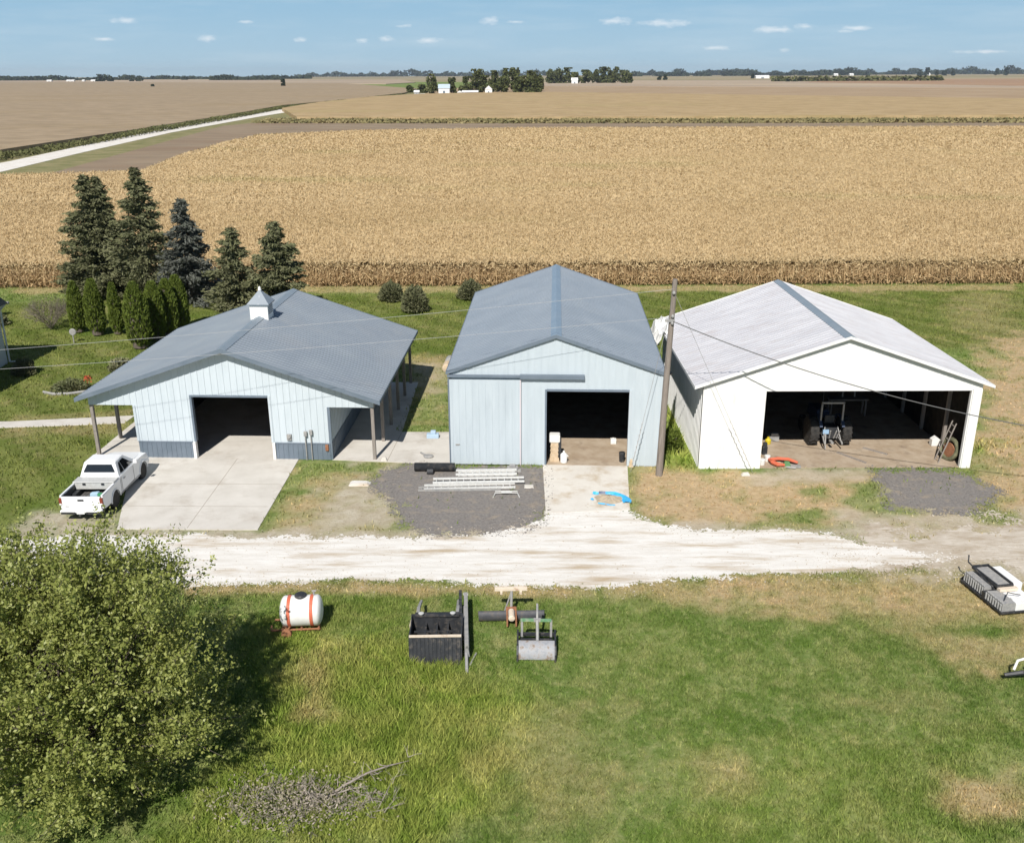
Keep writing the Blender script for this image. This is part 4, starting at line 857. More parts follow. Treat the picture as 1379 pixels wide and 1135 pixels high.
FT2 = [(741, 93, 16, 'left end'), (752, 91, 20, 'second from the left'), (763, 92, 20, 'just left of the white house'), (789, 95, 20, 'just right of the white house'), (803, 94, 18, 'middle of the right half'), (813, 91, 20, 'tallest of the right half'), (829, 91, 18, 'second tallest, near the right end'), (840, 95, 18, 'right end'), (822, 96, 20, 'low, between the two tallest on the right'), (776, 98, 14, 'low, behind the white house'), (849, 99, 10, 'small, outermost right')]
for i, (px, tp, w, lb) in enumerate(FT2): ftree(px, 106, tp, w, 1750 + 15 * (i % 3), 300 + i, 'dark tree of the more distant grove, ' + lb, 'trees of the more distant grove')
def fhouse(name, px, base, wpx, hpx, Y, label, wm, rm, cat='building', depth=8, gable_front=False):
    x, _, _ = Zt(px, base, Y); w = wpx / FPX * Y; h = hpx / FPX * Y * .95
    root = thing(name, label, cat, (x, Y, 0)); s = MB(); s.box(-w / 2, w / 2, 0, depth, 0, h * .6); s.build('wall', wm, root)
    s = MB()
    if gable_front: s.prism([(-w / 2 - .3, h * .58), (w / 2 + .3, h * .58), (0, h)], -.3, depth + .3, 'y')
    else: s.prism([(-.4, h * .58), (depth + .4, h * .58), (depth / 2, h)], -w / 2 - .4, w / 2 + .4, 'x')
    s.build('roof', rm, root)
    s = MB(); s.box(-w * .1, w * .1, -.06, 0, 0, h * .35); s.build('door', slate, root); return root
rblue = mat('pale_blue_roof', (.42, .50, .56), None, rough=.6)
fhouse('far_house', 598, 126, 14, 13, 890, 'white house with pale blue roof between trees at the far farmstead', whitep, rblue, 'house')
fhouse('far_shed', 633, 126.5, 20, 5, 885, 'long low white shed below the tallest trees of the far farmstead', whitep, whitep, 'shed')
root = fhouse('far_bin', 658, 127, 9, 11, 885, 'white pointed grain bin at the middle of the far farmstead', whitep, whitep, 'grain bin', 6, True)
fhouse('far_shed', 619, 127, 6, 5, 880, 'small white shed between the blue roofed house and the long shed', whitep, whitep, 'shed', 5, True)
fhouse('far_shed', 561, 127, 6, 6, 870, 'small grey shed where the country road reaches the farmstead', grey, whitep, 'shed', 5)
fhouse('far_house', 774, 106, 8, 8, 1700, 'white house front among the more distant grove', whitep, whitep, 'house')
for px, w, lb in ((66, 6, 'left of the pale pair'), (92, 5, 'left of the dark grove'), (97, 5, 'nearest to the dark grove'), (126, 7, 'right against the dark grove'), (112, 3, 'tiny, between the others')):
    fhouse('far_house', px, 110.3, w, 2.6, 2900, 'tiny white farmhouse on the left horizon, ' + lb, whitep, whitep, 'house', 10)
fhouse('far_shed', 1027, 106, 17, 4, 3100, 'long white shed on the horizon to the right', whitep, whitep, 'shed', 20)
for px, lb in ((1126, 'left'), (1147, 'middle'), (1250, 'right')): fhouse('far_shed', px, 103, 5, 3, 5200, 'tiny pale shed under the right horizon tree line, ' + lb + ' one', whitep, whitep, 'shed', 20)
for i, (px, bs, tp, w, Y, lb) in enumerate([(140, 111, 101, 20, 2850, 'large dark grove tree on the left horizon'), (132, 111, 104, 12, 2850, 'lower left shoulder tree beside the large dark horizon tree'), (148, 111, 104, 12, 2850, 'lower right shoulder tree beside the large dark horizon tree'), (186, 111, 105, 9, 2850, 'dark round tree right of the horizon grove'), (177, 111, 107, 7, 2850, 'small round tree left of the dark round horizon tree'), (205, 118, 114.5, 4, 1500, 'single tiny green tree in the left field'),
        (381, 114, 108, 6, 1500, 'single dark tree in the field below the left tree line'), (249, 109, 105.5, 12, 3500, 'dark tree clump in the middle of the left horizon'), (896, 107, 101, 7, 2600, 'dark tree right of the distant grove'), (888, 107, 103, 7, 2600, 'pale green tree right of the distant grove, left of the darker one'), (1014, 106, 100, 4, 3100, 'single dark tree left of the long white shed'), (1061, 111, 107, 5, 1900, 'small round tree at the green strip, left one'), (1071, 112, 108, 6, 1900, 'small round tree at the green strip, right one'), (1169, 107, 102, 5, 3000, 'lone bush on the right horizon'),
        (1249, 100, 92, 8, 4800, 'tallest dark tree on the right horizon'), (1240, 100, 95, 10, 4800, 'tree left of the tallest right horizon tree'), (1262, 100, 95, 6, 4800, 'tree right of the tallest right horizon tree'), (1273, 100, 95, 6, 4800, 'rounded tree between the right horizon groups'), (1284, 100, 94, 7, 4800, 'dark tree right of the rounded horizon tree'), (1344, 99, 93, 8, 4800, 'tree left of the far right horizon pair'), (1356, 98, 92, 9, 4800, 'far right dark horizon tree')]):
    ftree(px, bs, tp, w, Y, 400 + i, lb, None, horiz, 260)
def treeline(label, x0, x1, base, tl, tr, Y, seed, n, gap=.4):
    rng = np.random.default_rng(seed); f = rng.random(n); px = x0 + (x1 - x0) * f
    X = (px - CX) / FPX * math.sqrt(1) * (Y * _c + CAM_H * _s); top = (tl + (tr - tl) * f) / FPX * Y
    u = X / 60.0; e = .55 + 1.5 * fbm(u * .9, u * 0 + seed, seed, 5); e = np.clip(e, .12 if gap < .5 else 0, 1.2)
    k = e > (0 if gap < .5 else .4); C = np.stack([X, Y + rng.uniform(-60, 60, n), rng.random(n) * top * e], 1)[k]
    L = Y / 420 * rng.uniform(.6, 1.3, len(C)); V = leaves(C, rng.normal(size=(len(C), 3)) * (1, 1, .4), L * 1.3, L * .8, rng); V[..., 2] = np.maximum(V[..., 2], 0)
    return tag(poly_mesh('tree_line', V, horiz), label, 'trees', kind='stuff')
treeline('dark line of trees along the left horizon', 0, 190, 111, 7, 7, 3600, 5, 2600)
treeline('low tree line on the horizon left of the far farmstead', 190, 420, 109, 4.5, 5, 4300, 6, 2400, .4)
treeline('compact dark strip of trees on the left horizon', 288, 380, 108, 7, 7, 3300, 7, 1500, .1)
treeline('thin blue tree line on the horizon above the far farmstead road', 400, 760, 104, 7.5, 8, 7500, 8, 2600)
treeline('blue grey tree line along the right horizon', 850, 1400, 103, 8, 10, 7200, 9, 6500)
treeline('blue grey tree line on the middle of the horizon', 850, 1180, 103, 6.5, 7.5, 5600, 10, 3000, .6)
tag(poly_mesh('far_hedge', leaves(np.random.default_rng(3).uniform((0, -6, 0), (330, 6, 9), (900, 3)) + (500, 1950, 0), np.random.default_rng(4).normal(size=(900, 3)) * (1, 1, .3), 9, 5, np.random.default_rng(5)), weedm), 'low dark green hedge strip before the long white shed', 'hedge', kind='stuff')

# ---------------------------------------------------------------- pickup truck (rear at y=0, nose at +y)
def wheel(parent, name, c, r, w, axis='x', rimm=chrome, lugs=0, side=1):
    t = MB(); t.lathe([(-w / 2, r * .62), (-w / 2, r * .93), (-w * .38, r), (w * .38, r), (w / 2, r * .93), (w / 2, r * .62)], (0, 0, 0), axis, 28)
    if lugs:
        for k in range(lugs):
            a = 2 * math.pi * k / lugs
            for s in (-1, 1):
                b_ = a + s * .06; pts = []
                for (u, rr, aa) in ((s * w * .02, r * .99, a), (s * w * .5, r * .97, a + .22)): pts.append((u, rr * math.cos(aa), rr * math.sin(aa)))
                t.tube(pts[0], pts[1], .045, n=4)
    o = t.build('tyre', rubber, None); wh = bpy.data.objects.new(name, None); COL.objects.link(wh); wh.parent = parent; wh.location = c; o.parent = wh
    m = MB(); m.lathe([(-w * .40, r * .1), (-w * .36, r * .6), (-w * .3, r * .63), (w * .3, r * .63), (w * .36, r * .6), (w * .40, r * .1)], (0, 0, 0), axis, 20)
    for k in range(6):
        a = 2 * math.pi * k / 6
        for s in (-1, 1): m.tube((s * w * .39, r * .15 * math.cos(a), r * .15 * math.sin(a)), (s * w * .42, r * .5 * math.cos(a), r * .5 * math.sin(a)), r * .07, n=4)
    m.build('rim', rimm, wh, smooth=False); return wh
root = thing('pickup_truck', 'white pickup truck with toolbox and open bed parked beside the porch barn driveway', 'pickup truck', (-17.42, 35.15, 0.01), R(-.5))
Wb = .88
def arch(yc, r=.43, zc=.36, n=10): return [(yc + r * math.cos(t), zc + r * math.sin(t)) for t in [math.pi * (1 - k / n) for k in range(n + 1)]]
RW, FW, LEN = 1.28, 4.37, 5.22
def taper(q):
    x, y, z = q; k = 1 - .10 * max(0, (y - 4.5) / .72) ** 2 - .035 * max(0, (z - .75) / .35); return (x * k, y, z)
# cabin lower body and nose
out = [(1.92, .36)] + [(3.85, .30)] + [p for p in arch(FW) if p[1] > .33] + [(4.86, .36), (5.18, .42), (5.22, .62), (5.18, .86), (5.0, .97), (4.4, 1.06), (3.78, 1.10), (1.92, 1.10)]
mb = MB(); mb.prism(out, -Wb, Wb, 'x', taper); body = mb.build('body', carp, root, bevel=.025)
hd = MB(); hd.hexa([(-.74, 3.82, 1.09), (.74, 3.82, 1.09), (.66, 5.05, .97), (-.66, 5.05, .97), (-.70, 3.85, 1.135), (.70, 3.85, 1.135), (.58, 4.95, 1.02), (-.58, 4.95, 1.02)]); hd.build('hood', carp, root, bevel=.02)
# cab
cb = MB(); cb.add([(-.83, 1.93, 1.08), (.83, 1.93, 1.08), (.81, 3.85, 1.10), (-.81, 3.85, 1.10), (-.66, 2.14, 1.66), (.66, 2.14, 1.66), (.63, 3.02, 1.67), (-.63, 3.02, 1.67), (-.6, 2.3, 1.71), (.6, 2.3, 1.71), (.58, 2.95, 1.71), (-.58, 2.95, 1.71)],
   [(3, 2, 1, 0), (0, 1, 5, 4), (1, 2, 6, 5), (2, 3, 7, 6), (3, 0, 4, 7), (4, 5, 9, 8), (5, 6, 10, 9), (6, 7, 11, 10), (7, 4, 8, 11), (8, 9, 10, 11)]); cb.build('cab', carp, root, bevel=.03)
def pane(name, a, b_, c, d, off):
    A, B_, C_, D = map(Vector, (a, b_, c, d)); n = (B_ - A).cross(D - A).normalized()
    def L(u, v): return A.lerp(B_, u).lerp(D.lerp(C_, u), v)
    q = [L(*t) for t in off]; m = MB(); k = len(q)
    m.add([p + n * .004 for p in q] + [p + n * .014 for p in q], [tuple(range(k))[::-1], tuple(range(k, 2 * k))] + [(i, (i + 1) % k, k + (i + 1) % k, k + i) for i in range(k)]); return m.build(name, glass, root)
pane('rear_window', (-.83, 1.93, 1.08), (.83, 1.93, 1.08), (.66, 2.14, 1.66), (-.66, 2.14, 1.66), [(.08, .34), (.92, .34), (.93, .42), (.88, .88), (.12, .88), (.07, .42)])
pane('windshield', (.81, 3.85, 1.10), (-.81, 3.85, 1.10), (-.63, 3.02, 1.67), (.63, 3.02, 1.67), [(.06, .08), (.94, .08), (.92, .92), (.08, .92)])
for s, q in ((1, [(.83, 1.93, 1.08), (.81, 3.85, 1.10), (.63, 3.02, 1.67), (.66, 2.14, 1.66)]), (-1, [(-.81, 3.85, 1.10), (-.83, 1.93, 1.08), (-.66, 2.14, 1.66), (-.63, 3.02, 1.67)])):
    f = (lambda L: L) if s > 0 else (lambda L: [(1 - a, b_) for a, b_ in L][::-1])
    pane('side_window', *q, f([(.36, .1), (.84, .1), (.80, .35), (.74, .86), (.38, .86)]))
    pane('side_window', *q, f([(.13, .14), (.32, .1), (.34, .86), (.22, .8)]))
# bed
bp = [(0.10, .50), (.10, 1.03), (1.90, 1.06), (1.90, .38)] + [p for p in arch(RW)[::-1] if p[1] > .40] + [(.8, .42), (.3, .44)]
for s in (-1, 1):
    mb = MB(); mb.prism(bp, *sorted((s * .80, s * Wb)), axis='x'); mb.build('bed_side', carp, root, bevel=.012)
    mb = MB(); mb.box(*sorted((s * .775, s * .797)), .12, 1.88, .58, 1.0); mb.box(*sorted((s * .58, s * .777)), RW - .42, RW + .42, .58, .78); mb.build('bed_liner_side', black, root)
    mb = MB(); mb.box(*sorted((s * .79, s * .875)), .1, 1.9, 1.03 + .012, 1.062 + .01); mb.build('bed_rail', carp, root, bevel=.01)
mb = MB(); mb.box(-.80, .80, .12, 1.9, .5, .575)
for k in range(12): mb.box(-.76 + k * .13, -.70 + k * .13, .13, 1.88, .575, .59)
mb.build('bed_floor', mat('bed_liner', (.06, .06, .062), (.16, .15, .14), 5, .85), root)
mb = MB(); mb.box(-.80, .80, 1.86, 1.91, .5, 1.06); mb.build('bulkhead', carp, root)
mb = MB(); mb.box(-.785, .785, .02, .095, .50, 1.04); tg = mb.build('tailgate', carp, root, bevel=.02)
mb = MB(); mb.box(-.12, .12, -.005, .02, .86, .93); mb.build('handle', black, tg)
mb = MB(); mb.box(.50, .68, .008, .02, .60, .64); mb.box(-.66, -.50, .008, .02, .60, .64); mb.build('badge', grey, tg)
for s in (-1, 1):
    mb = MB(); mb.box(*sorted((s * .765, s * .885)), .0, .1, .70, .98); tl = mb.build('tail_light', lampr, root, bevel=.012)
    mb = MB(); mb.box(*sorted((s * .78, s * .87)), -.006, .0, .70, .76); mb.build('reverse_lens', white, tl)
    mb = MB(); mb.box(*sorted((s * .80, s * .70)), 5.02, 5.16, .66, .84); mb.build('headlight', glass, root, bevel=.02)
    mb = MB(); mb.box(*sorted((s * .86, s * 1.02)), 3.42, 3.52, 1.10, 1.27); mb.build('mirror', carp if s > 0 else carp, root, bevel=.02)
    mb = MB(); mb.box(*sorted((s * .876, s * .895)), 2.25, 2.42, .88, .93); mb.build('door_handle', grey, root)
mb = MB(); mb.box(-.84, .84, -.13, .06, .40, .50); bu = mb.build('rear_bumper', carp, root, bevel=.02)
mb = MB(); mb.box(-.80, -.22, -.142, .0, .34, .44); mb.box(.22, .80, -.142, .0, .34, .44); mb.build('step_pad', black, bu)
mb = MB(); mb.box(-.16, .16, -.15, -.135, .36, .50); mb.build('licence_plate', white, bu)
mb = MB(); mb.box(-.04, .04, -.25, -.1, .30, .36); mb.build('hitch', black, bu)
mb = MB(); mb.box(-.82, .82, 5.12, 5.27, .42, .62); mb.build('front_bumper', carp, root, bevel=.03)
mb = MB(); mb.box(-.5, .5, 5.17, 5.225, .64, .84); mb.build('grille', black, root)
mb = MB(); mb.box(-.70, .70, .3, 4.9, .26, .42); mb.build('chassis', black, root)
for y in (RW, FW):
    for s in (-1, 1): wheel(root, 'wheel', (s * .755, y, .355), .355, .24)
mb = MB(); mb.box(-.79, .79, 1.32, 1.84, .80, 1.10); mb.box(-.86, .86, 1.30, 1.86, 1.085, 1.14); tb = mb.build('toolbox', alu, root, bevel=.015)
mb = MB(); mb.box(-.45, -.33, 1.285, 1.30, 1.0, 1.08); mb.box(.33, .45, 1.285, 1.30, 1.0, 1.08); mb.build('latch', black, tb)
for s in (-1, 1):
    mb = MB(); x0 = s * .8795
    for y in (2.02, 3.30): mb.box(*sorted((x0, x0 + s * .004)), y, y + .018, .42, 1.05)
    mb.box(*sorted((x0, x0 + s * .004)), 2.02, 3.31, .40, .418); mb.box(*sorted((x0, x0 + s * .004)), 1.905, 1.925, .4, 1.05); mb.build('door_seam', black, root)
    for yc in (RW, FW):
        mb = MB(); a_ = arch(yc, .47); b_ = arch(yc, .425)[::-1]; mb.prism(a_ + b_, *sorted((s * .86, s * .905))); mb.build('fender_flare', carp, root)
    mb = MB(); mb.box(*sorted((s * .875, s * .89)), 1.75, 3.85, .36, .40); mb.build('sill', grey, root)
# loads lying in the bed
mb = MB(); mb.lathe([(0, .10), (.24, .12), (.25, .09)], (0, 0, 0), 'z', 12); tag(mb.build('bucket', green, loc=(-16.95, 35.95, .60)), 'small green bucket in the bed of the white pickup', 'bucket')
mb = MB(); mb.hexa([(-.2, -.14, 0), (.2, -.14, 0), (.2, .14, 0), (-.2, .14, 0), (-.18, -.12, .22), (.18, -.12, .26), (.16, .12, .24), (-.18, .12, .2)]); tag(mb.build('blue_bag', mat('pale_blue_bag', (.35, .5, .62), None, rough=.7), loc=(-17.25, 36.15, .60), bevel=.05), 'pale blue bundle beside the green bucket in the pickup bed', 'bag')
mb = MB()
for k in range(5): mb.box(-.5 + .02 * k, .35, -.25 + k * .1, -.18 + k * .1, 0, .06 + .03 * (k % 2))
tag(mb.build('scrap_boards', wood, loc=(-17.6, 35.75, .60)), 'short grey boards lying flat in the bed of the pickup', 'boards')
mb = MB(); mb.lathe([(0, .2), (.12, .24), (.2, .18)], (0, 0, 0), 'z', 14); tag(mb.build('spare_tub', black, loc=(-17.05, 35.55, .60)), 'round black tub near the tailgate in the pickup bed', 'tub')

# ---------------------------------------------------------------- white tank on rusty cart
root = thing('spray_tank', 'white cylindrical tank with two orange bands on a rusty cart in the weeds', 'tank', (-6.85, 27.05, 0), R(4))
def caps(L, r, n=6): return [(-L / 2 + r * .35 * (1 - math.cos(t)), r * math.sin(t) * .999 + .001) for t in [math.pi / 2 * k / n for k in range(n + 1)]]
c = caps(1.38, .5); prof = c + [(-p[0], p[1]) for p in c[::-1]]
mb = MB(); mb.lathe(prof, (0, 0, .68), 'x', 36); tk = mb.build('tank_shell', white, root, smooth=True)
for x in (-.36, .36):
    mb = MB(); mb.lathe([(x - .055, .502), (x - .05, .515), (x + .05, .515), (x + .055, .502)], (0, 0, .68), 'x', 36); mb.build('band', orange, root)
mb = MB(); mb.lathe([(0, .19), (.07, .2), (.1, .17), (.11, .05)], (.0, .06, 1.15), 'z', 18); mb.build('lid', black, tk)
mb = MB(); mb.tube((.42, .1, 1.12), (.42, .1, 1.34), .035); mb.tube((.36, .1, 1.32), (.5, .1, 1.32), .03); mb.build('valve', grey, tk)
mb = MB()
for y in (-.32, .32): mb.tube((-.95, y, .17), (.6, y, .17), .035)
for x in (-.6, .0, .55): mb.tube((x, -.38, .19), (x, .38, .19), .035)
mb.tube((-.95, -.32, .17), (-1.0, 0, .15), .03); mb.tube((-.5, -.45, .1), (-.35, -.35, .34), .04); mb.tube((-.38, -.45, .1), (-.5, -.35, .34), .04); mb.build('cart_frame', rust, root)
mb = MB(); mb.lathe([(-.06, .1), (-.05, .16), (.05, .16), (.06, .1)], (-.45, -.52, .16), 'y', 14); mb.build('wheel', rust, root)

# ---------------------------------------------------------------- black bucket attachment with arms and a long side bar
root = thing('loader_bucket', 'black slatted loader bucket with two rear arms lying on the grass', 'loader bucket', (-2.38, 25.05, 0), R(1))
w = .78
mb = MB(); mb.hexa([(-w, 0, .02), (w, 0, .02), (w, .05, .02), (-w, .05, .02), (-w, .22, .80), (w, .22, .80), (w, .26, .80), (-w, .26, .80)])
for k in range(13):
    x = -w + .06 + k * .1215
    mb.hexa([(x, -.035, .03), (x + .035, -.035, .03), (x + .035, .01, .03), (x, .01, .03), (x, .17, .76), (x + .035, .17, .76), (x + .035, .215, .76), (x, .215, .76)])
mb.build('front_plate', black, root)
mb = MB()
for k in range(9): mb.box(-w + .08 + k * .17, -w + .15 + k * .17, -.12, .02, .0, .06)
mb.build('tooth_bar', black, root)
mb = MB(); mb.box(-w - .02, w + .02, .20, .28, .80, .845); mb.build('worn_lip', cream, root)
mb = MB(); mb.box(-w, w, .05, 1.35, .02, .07)
for k in range(7): mb.box(-w + .1 + k * .22, -w + .15 + k * .22, .28, 1.3, .07, .13)
mb.build('floor_plate', black, root)
for s in (-1, 1):
    mb = MB(); mb.prism([(.05, .02), (.22, .82), (.9, .78), (1.4, .9), (1.4, .02)], *sorted((s * w, s * (w + .035)))); mb.build('side_plate', black, root)
    mb = MB(); mb.path([(s * .62, 1.4, .75), (s * .64, 2.1, .7), (s * .62, 2.95, .45)], [.065, .06, .05], 6); mb.build('arm', grey, root)
    mb = MB(); mb.lathe([(-.02, .06), (.04, .09), (.06, .05)], (s * .5, 1.34, .93), 'z', 12); mb.build('pin_cap', alu, root)
mb = MB(); mb.box(-w, w, 1.36, 1.44, .02, .88); mb.box(-.7, .7, 1.30, 1.5, .84, .90)
for x in (-.35, .0, .35): mb.box(x - .03, x + .03, .3, 1.36, .55, .61)
mb.box(-.7, .7, .85, .91, .55, .6); mb.build('back_plate', black, root)
mb = MB(); mb.lathe([(0, .12), (.3, .13), (.5, .08)], (-.80, 1.7, .0), 'z', 10); mb.build('grey_foot', cream, root)
root = thing('sickle_bar', 'long grey cutter bar standing against the right side of the black bucket', 'cutter bar', (-1.42, 25.0, 0), R(3))
mb = MB(); mb.box(-.05, .07, .1, 3.2, .50, .66); mb.box(-.10, -.04, .8, 2.6, .32, .5); mb.build('bar', grey, root)
mb = MB(); mb.box(-.22, -.12, 1.4, 3.3, .60, .70); mb.box(-.02, .06, 2.9, 3.0, 0, .6); mb.box(-.02, .06, .4, .5, 0, .6); mb.build('support', black, root)
mb = MB()
for k in range(14): y = .1 + k * .09; mb.hexa([(-.06, y, .2), (.10, y, .2), (.10, y + .05, .2), (-.06, y + .05, .2), (-.02, y, .58), (.05, y, .58), (.05, y + .05, .58), (-.02, y + .05, .58)])
mb.tube((0, -.5, .02), (0, .2, .35), .05); mb.tube((.1, -.1, .03), (.3, .5, .06), .03); mb.build('cutter_teeth', grey, root)

# ---------------------------------------------------------------- rear blade
root = thing('rear_blade', 'long dark grader blade with a pale T shaped mast and rusty hitch', 'grader blade', (-.05, 27.5, 0), R(1.5))
mb = MB(); pr = [(.00 + .16 * math.cos(t), .20 + .20 * math.sin(t)) for t in [R(110 + 14 * k) for k in range(11)]]; pr2 = [(p[0] + .03, p[1]) for p in pr[::-1]]
mb.prism(pr + pr2, -1.08, 1.08, 'x'); mb.box(-1.1, 1.1, .0, .05, .22, .34); mb.build('blade', mat('blade_steel', (.05, .052, .06), (.085, .085, .09), 5, .6, c3=(.13, .09, .06), s3=5), root)
mb = MB(); mb.tube((0, .1, .25), (.02, .25, 1.0), .045); mb.tube((-.25, .3, .05), (0, .22, .9), .03); mb.build('mast', grey, root)
mb = MB(); mb.box(-.54, .54, .20, .32, .98, 1.10); mb.box(.28, .36, .18, .3, .86, .98); mb.box(-.36, -.28, .18, .3, .86, .98); mb.build('cross_bar', cream, root, bevel=.01)
mb = MB(); mb.box(-.17, -.12, -.55, .1, .1, .4); mb.box(.12, .17, -.55, .1, .1, .4); mb.box(-.17, .17, .0, .12, .3, .45); mb.build('hitch_frame', rust, root)
mb = MB(); mb.lathe([(-.5, .08), (-.48, .11), (-.02, .10), (0, .07)], (0, .0, .36), 'y', 14); mb.build('cylinder', cream, root, smooth=True)

# ---------------------------------------------------------------- box scraper
root = thing('box_scraper', 'worn silver box scraper with dark side plates and upright hitch frame', 'box scraper', (.72, 25.15, 0), R(-1.5))
mb = MB(); pr = [(.05 + .0, .0)] + [(.42 - .42 * math.cos(t), .05 + .42 * math.sin(t)) for t in [R(9 * k) for k in range(11)]]; mb.prism(pr + [(.42, .43), (.42, 0)], -.56, .56)
mb.build('scoop', mat('worn_silver', (.26, .27, .29), (.44, .44, .45), 5, .65, c3=(.22, .17, .13), s3=5, t3=(.48, .62)), root)
for s in (-1, 1):
    mb = MB(); mb.prism([(-.08, 0), (-.05, .25), (.1, .48), (.9, .56), (1.0, .1), (.9, 0)], *sorted((s * .56, s * .61))); mb.build('side_plate', black, root)
    mb = MB(); mb.box(*sorted((s * .42, s * .49)), .72, .79, .4, .98); mb.build('upright', grey, root)
mb = MB(); mb.box(-.57, .57, .84, .92, .35, .45); mb.box(-.5, .5, .6, .65, .1, .4); mb.build('cross_tube', black, root)
mb = MB(); mb.box(-.50, -.08, .71, .79, .96, 1.03); mb.box(.12, .46, .70, .78, .962, 1.028); mb.build('top_bar', mat('faded_green', (.10, .28, .13), (.3, .36, .25), 8, .7), root)
mb = MB(); mb.box(-.09, .13, .72, .80, .94, 1.04); mb.path([(.02, .76, 1.0), (.02, .9, 1.2), (.02, 1.2, 1.3)], .035, 6); mb.path([(.02, .76, 1.0), (.03, .5, .6), (.03, .4, .48)], .05, 6); mb.build('hitch', grey, root)

# ---------------------------------------------------------------- ladders, pipe, rack and small clutter by the tall barn
def ladder(x0, y0, x1, y1, z, wd, rungs, label, m=alu, step=.3):
    root = thing('ladder', label, 'ladder', (x0, y0, z), math.atan2(y1 - y0, x1 - x0), 'aluminium ladders lying on the grey gravel'); L = math.hypot(x1 - x0, y1 - y0)
    for s in (0, 1):
        mb = MB(); mb.box(0, L, s * wd - .025, s * wd + .025, 0, .09); mb.build('rail', m, root)
    for k in range(int(L / step)):
        x = .15 + k * step
        if x < L - .05: mb = MB(); mb.tube((x, .03, .045), (x, wd - .03, .045), .02, n=6); mb.build('rung', m, root)
    return root
p = lambda a, b_: G(a, b_)
def lad(pa, pb, z, wd, label, m=alu): (x0, y0), (x1, y1) = p(*pa), p(*pb); ladder(x0, y0, x1, y1, z, wd, 0, label, m)
wal = mat('bright_aluminium', (.72, .72, .70), (.62, .62, .6), 8, .45, metal=.1)
lad((571, 661), (694, 658), .03, .42, 'longest silver ladder at the front of the stack, reaching farthest left', wal)
lad((583, 655), (706, 653), .14, .42, 'silver ladder in the middle of the stack, reaching right past the others', wal)
lad((614, 647), (696, 646), .25, .46, 'white ladder on top at the back of the stack', wal)
lad((617, 642), (694, 641), .03, .40, 'short white ladder flat behind the top one', wal)
x, y = G(563, 662); ladder(x, y, x + 3.6, y + .05, .02, .30, 0, 'narrow dull ladder at the very front left of the stack', grey)
mb = MB()
for s in (0, .16): mb.tube((0, s, .12), (.95, s, .12), .02, n=6)
for x in (.0, .95): mb.tube((x, 0, .12), (x + (-.1 if x == 0 else .1), -.25, .0), .02, n=6); mb.tube((x, .16, .12), (x, .2, 0), .02, n=6)
mb.box(.25, .7, .02, .14, .11, .125)
x, y = G(667, 667); tag(mb.build('wire_stand', alu, loc=(x, y, 0)), 'small bent metal stand lying in front of the ladders', 'stand')
x, y = G(706, 658); mb = MB(); mb.hexa([(0, 0, 0), (.42, 0, 0), (.42, .3, 0), (0, .3, 0), (.02, .02, .07), (.4, .02, .07), (.4, .28, .07), (.02, .28, .07)]); tag(mb.build('paving_block', concrete, loc=(x, y, .01), bevel=.01), 'flat pale concrete block at the right end of the ladders', 'block')
x, y = G(683, 636); mb = MB(); mb.box(0, .48, 0, .28, 0, .2); mb.box(.1, .38, .04, .2, .2, .32); mb.box(.48, .62, -.06, .2, .0, .08); tag(mb.build('metal_box', grey, loc=(x, y, .01), bevel=.01), 'small grey metal box against the tall barn sliding door', 'box')
x, y = G(558, 636); root = thing('drain_pipe', 'black corrugated pipe lying beside the tall barn corner', 'pipe', (x, y, .0), R(-1.5)); pr = []
for k in range(44): pr += [(k * .042, .185), (k * .042 + .02, .205)]
mb = MB(); mb.lathe(pr, (0, .15, .21), 'x', 20); mb.build('pipe', black, root); mb = MB(); mb.lathe([(0, .1), (.02, .14), (.28, .14), (.3, .1)], (.6, -.2, .13), 'x', 12); mb.build('pipe_tee', black, root)
x, y = G(517, 621); mb = MB(); mb.hexa([(-.16, -.14, 0), (.18, -.12, 0), (.16, .14, 0), (-.14, .16, 0), (-.08, -.08, .2), (.1, -.06, .24), (.08, .08, .22), (-.08, .08, .2)]); tag(mb.build('stone', concrete, loc=(x, y, 0), bevel=.03), 'pale stone at the foot of the porch barn front right post', 'stone')
x, y = G(484, 652); mb = MB(); mb.hexa([(-.5, -.3, 0), (.5, -.34, 0), (.54, .3, 0), (-.46, .34, 0), (-.35, -.2, .1), (.38, -.22, .12), (.36, .2, .08), (-.34, .2, .1)])
tag(mb.build('sand_heap', gravw, loc=(x, y, 0), bevel=.08), 'small pale heap of sand on the dry grass in front of the right porch', 'sand heap')
x, y = G(583, 590); mb = MB(); mb.box(-.3, .3, -.15, .15, 0, .22); mb.box(-.1, .15, -.1, .1, .22, .38); tag(mb.build('cooler', mat('pale_blue_plastic', (.38, .5, .62), None, rough=.5), loc=(x, y, .03), bevel=.02), 'pale blue box on the concrete against the left side of the tall barn', 'box')
x, y = G(577, 616); mb = MB(); mb.lathe([(0, .22), (.05, .25), (.1, .15)], (0, 0, 0), 'z', 10); mb.path([(-.4, .5, .02), (-.3, .3, .05), (-.1, .1, .05)], .05, 5); tag(mb.build('hose_coil', grey, loc=(x, y, .03)), 'grey coil of hose on the concrete beside the tall barn', 'hose')
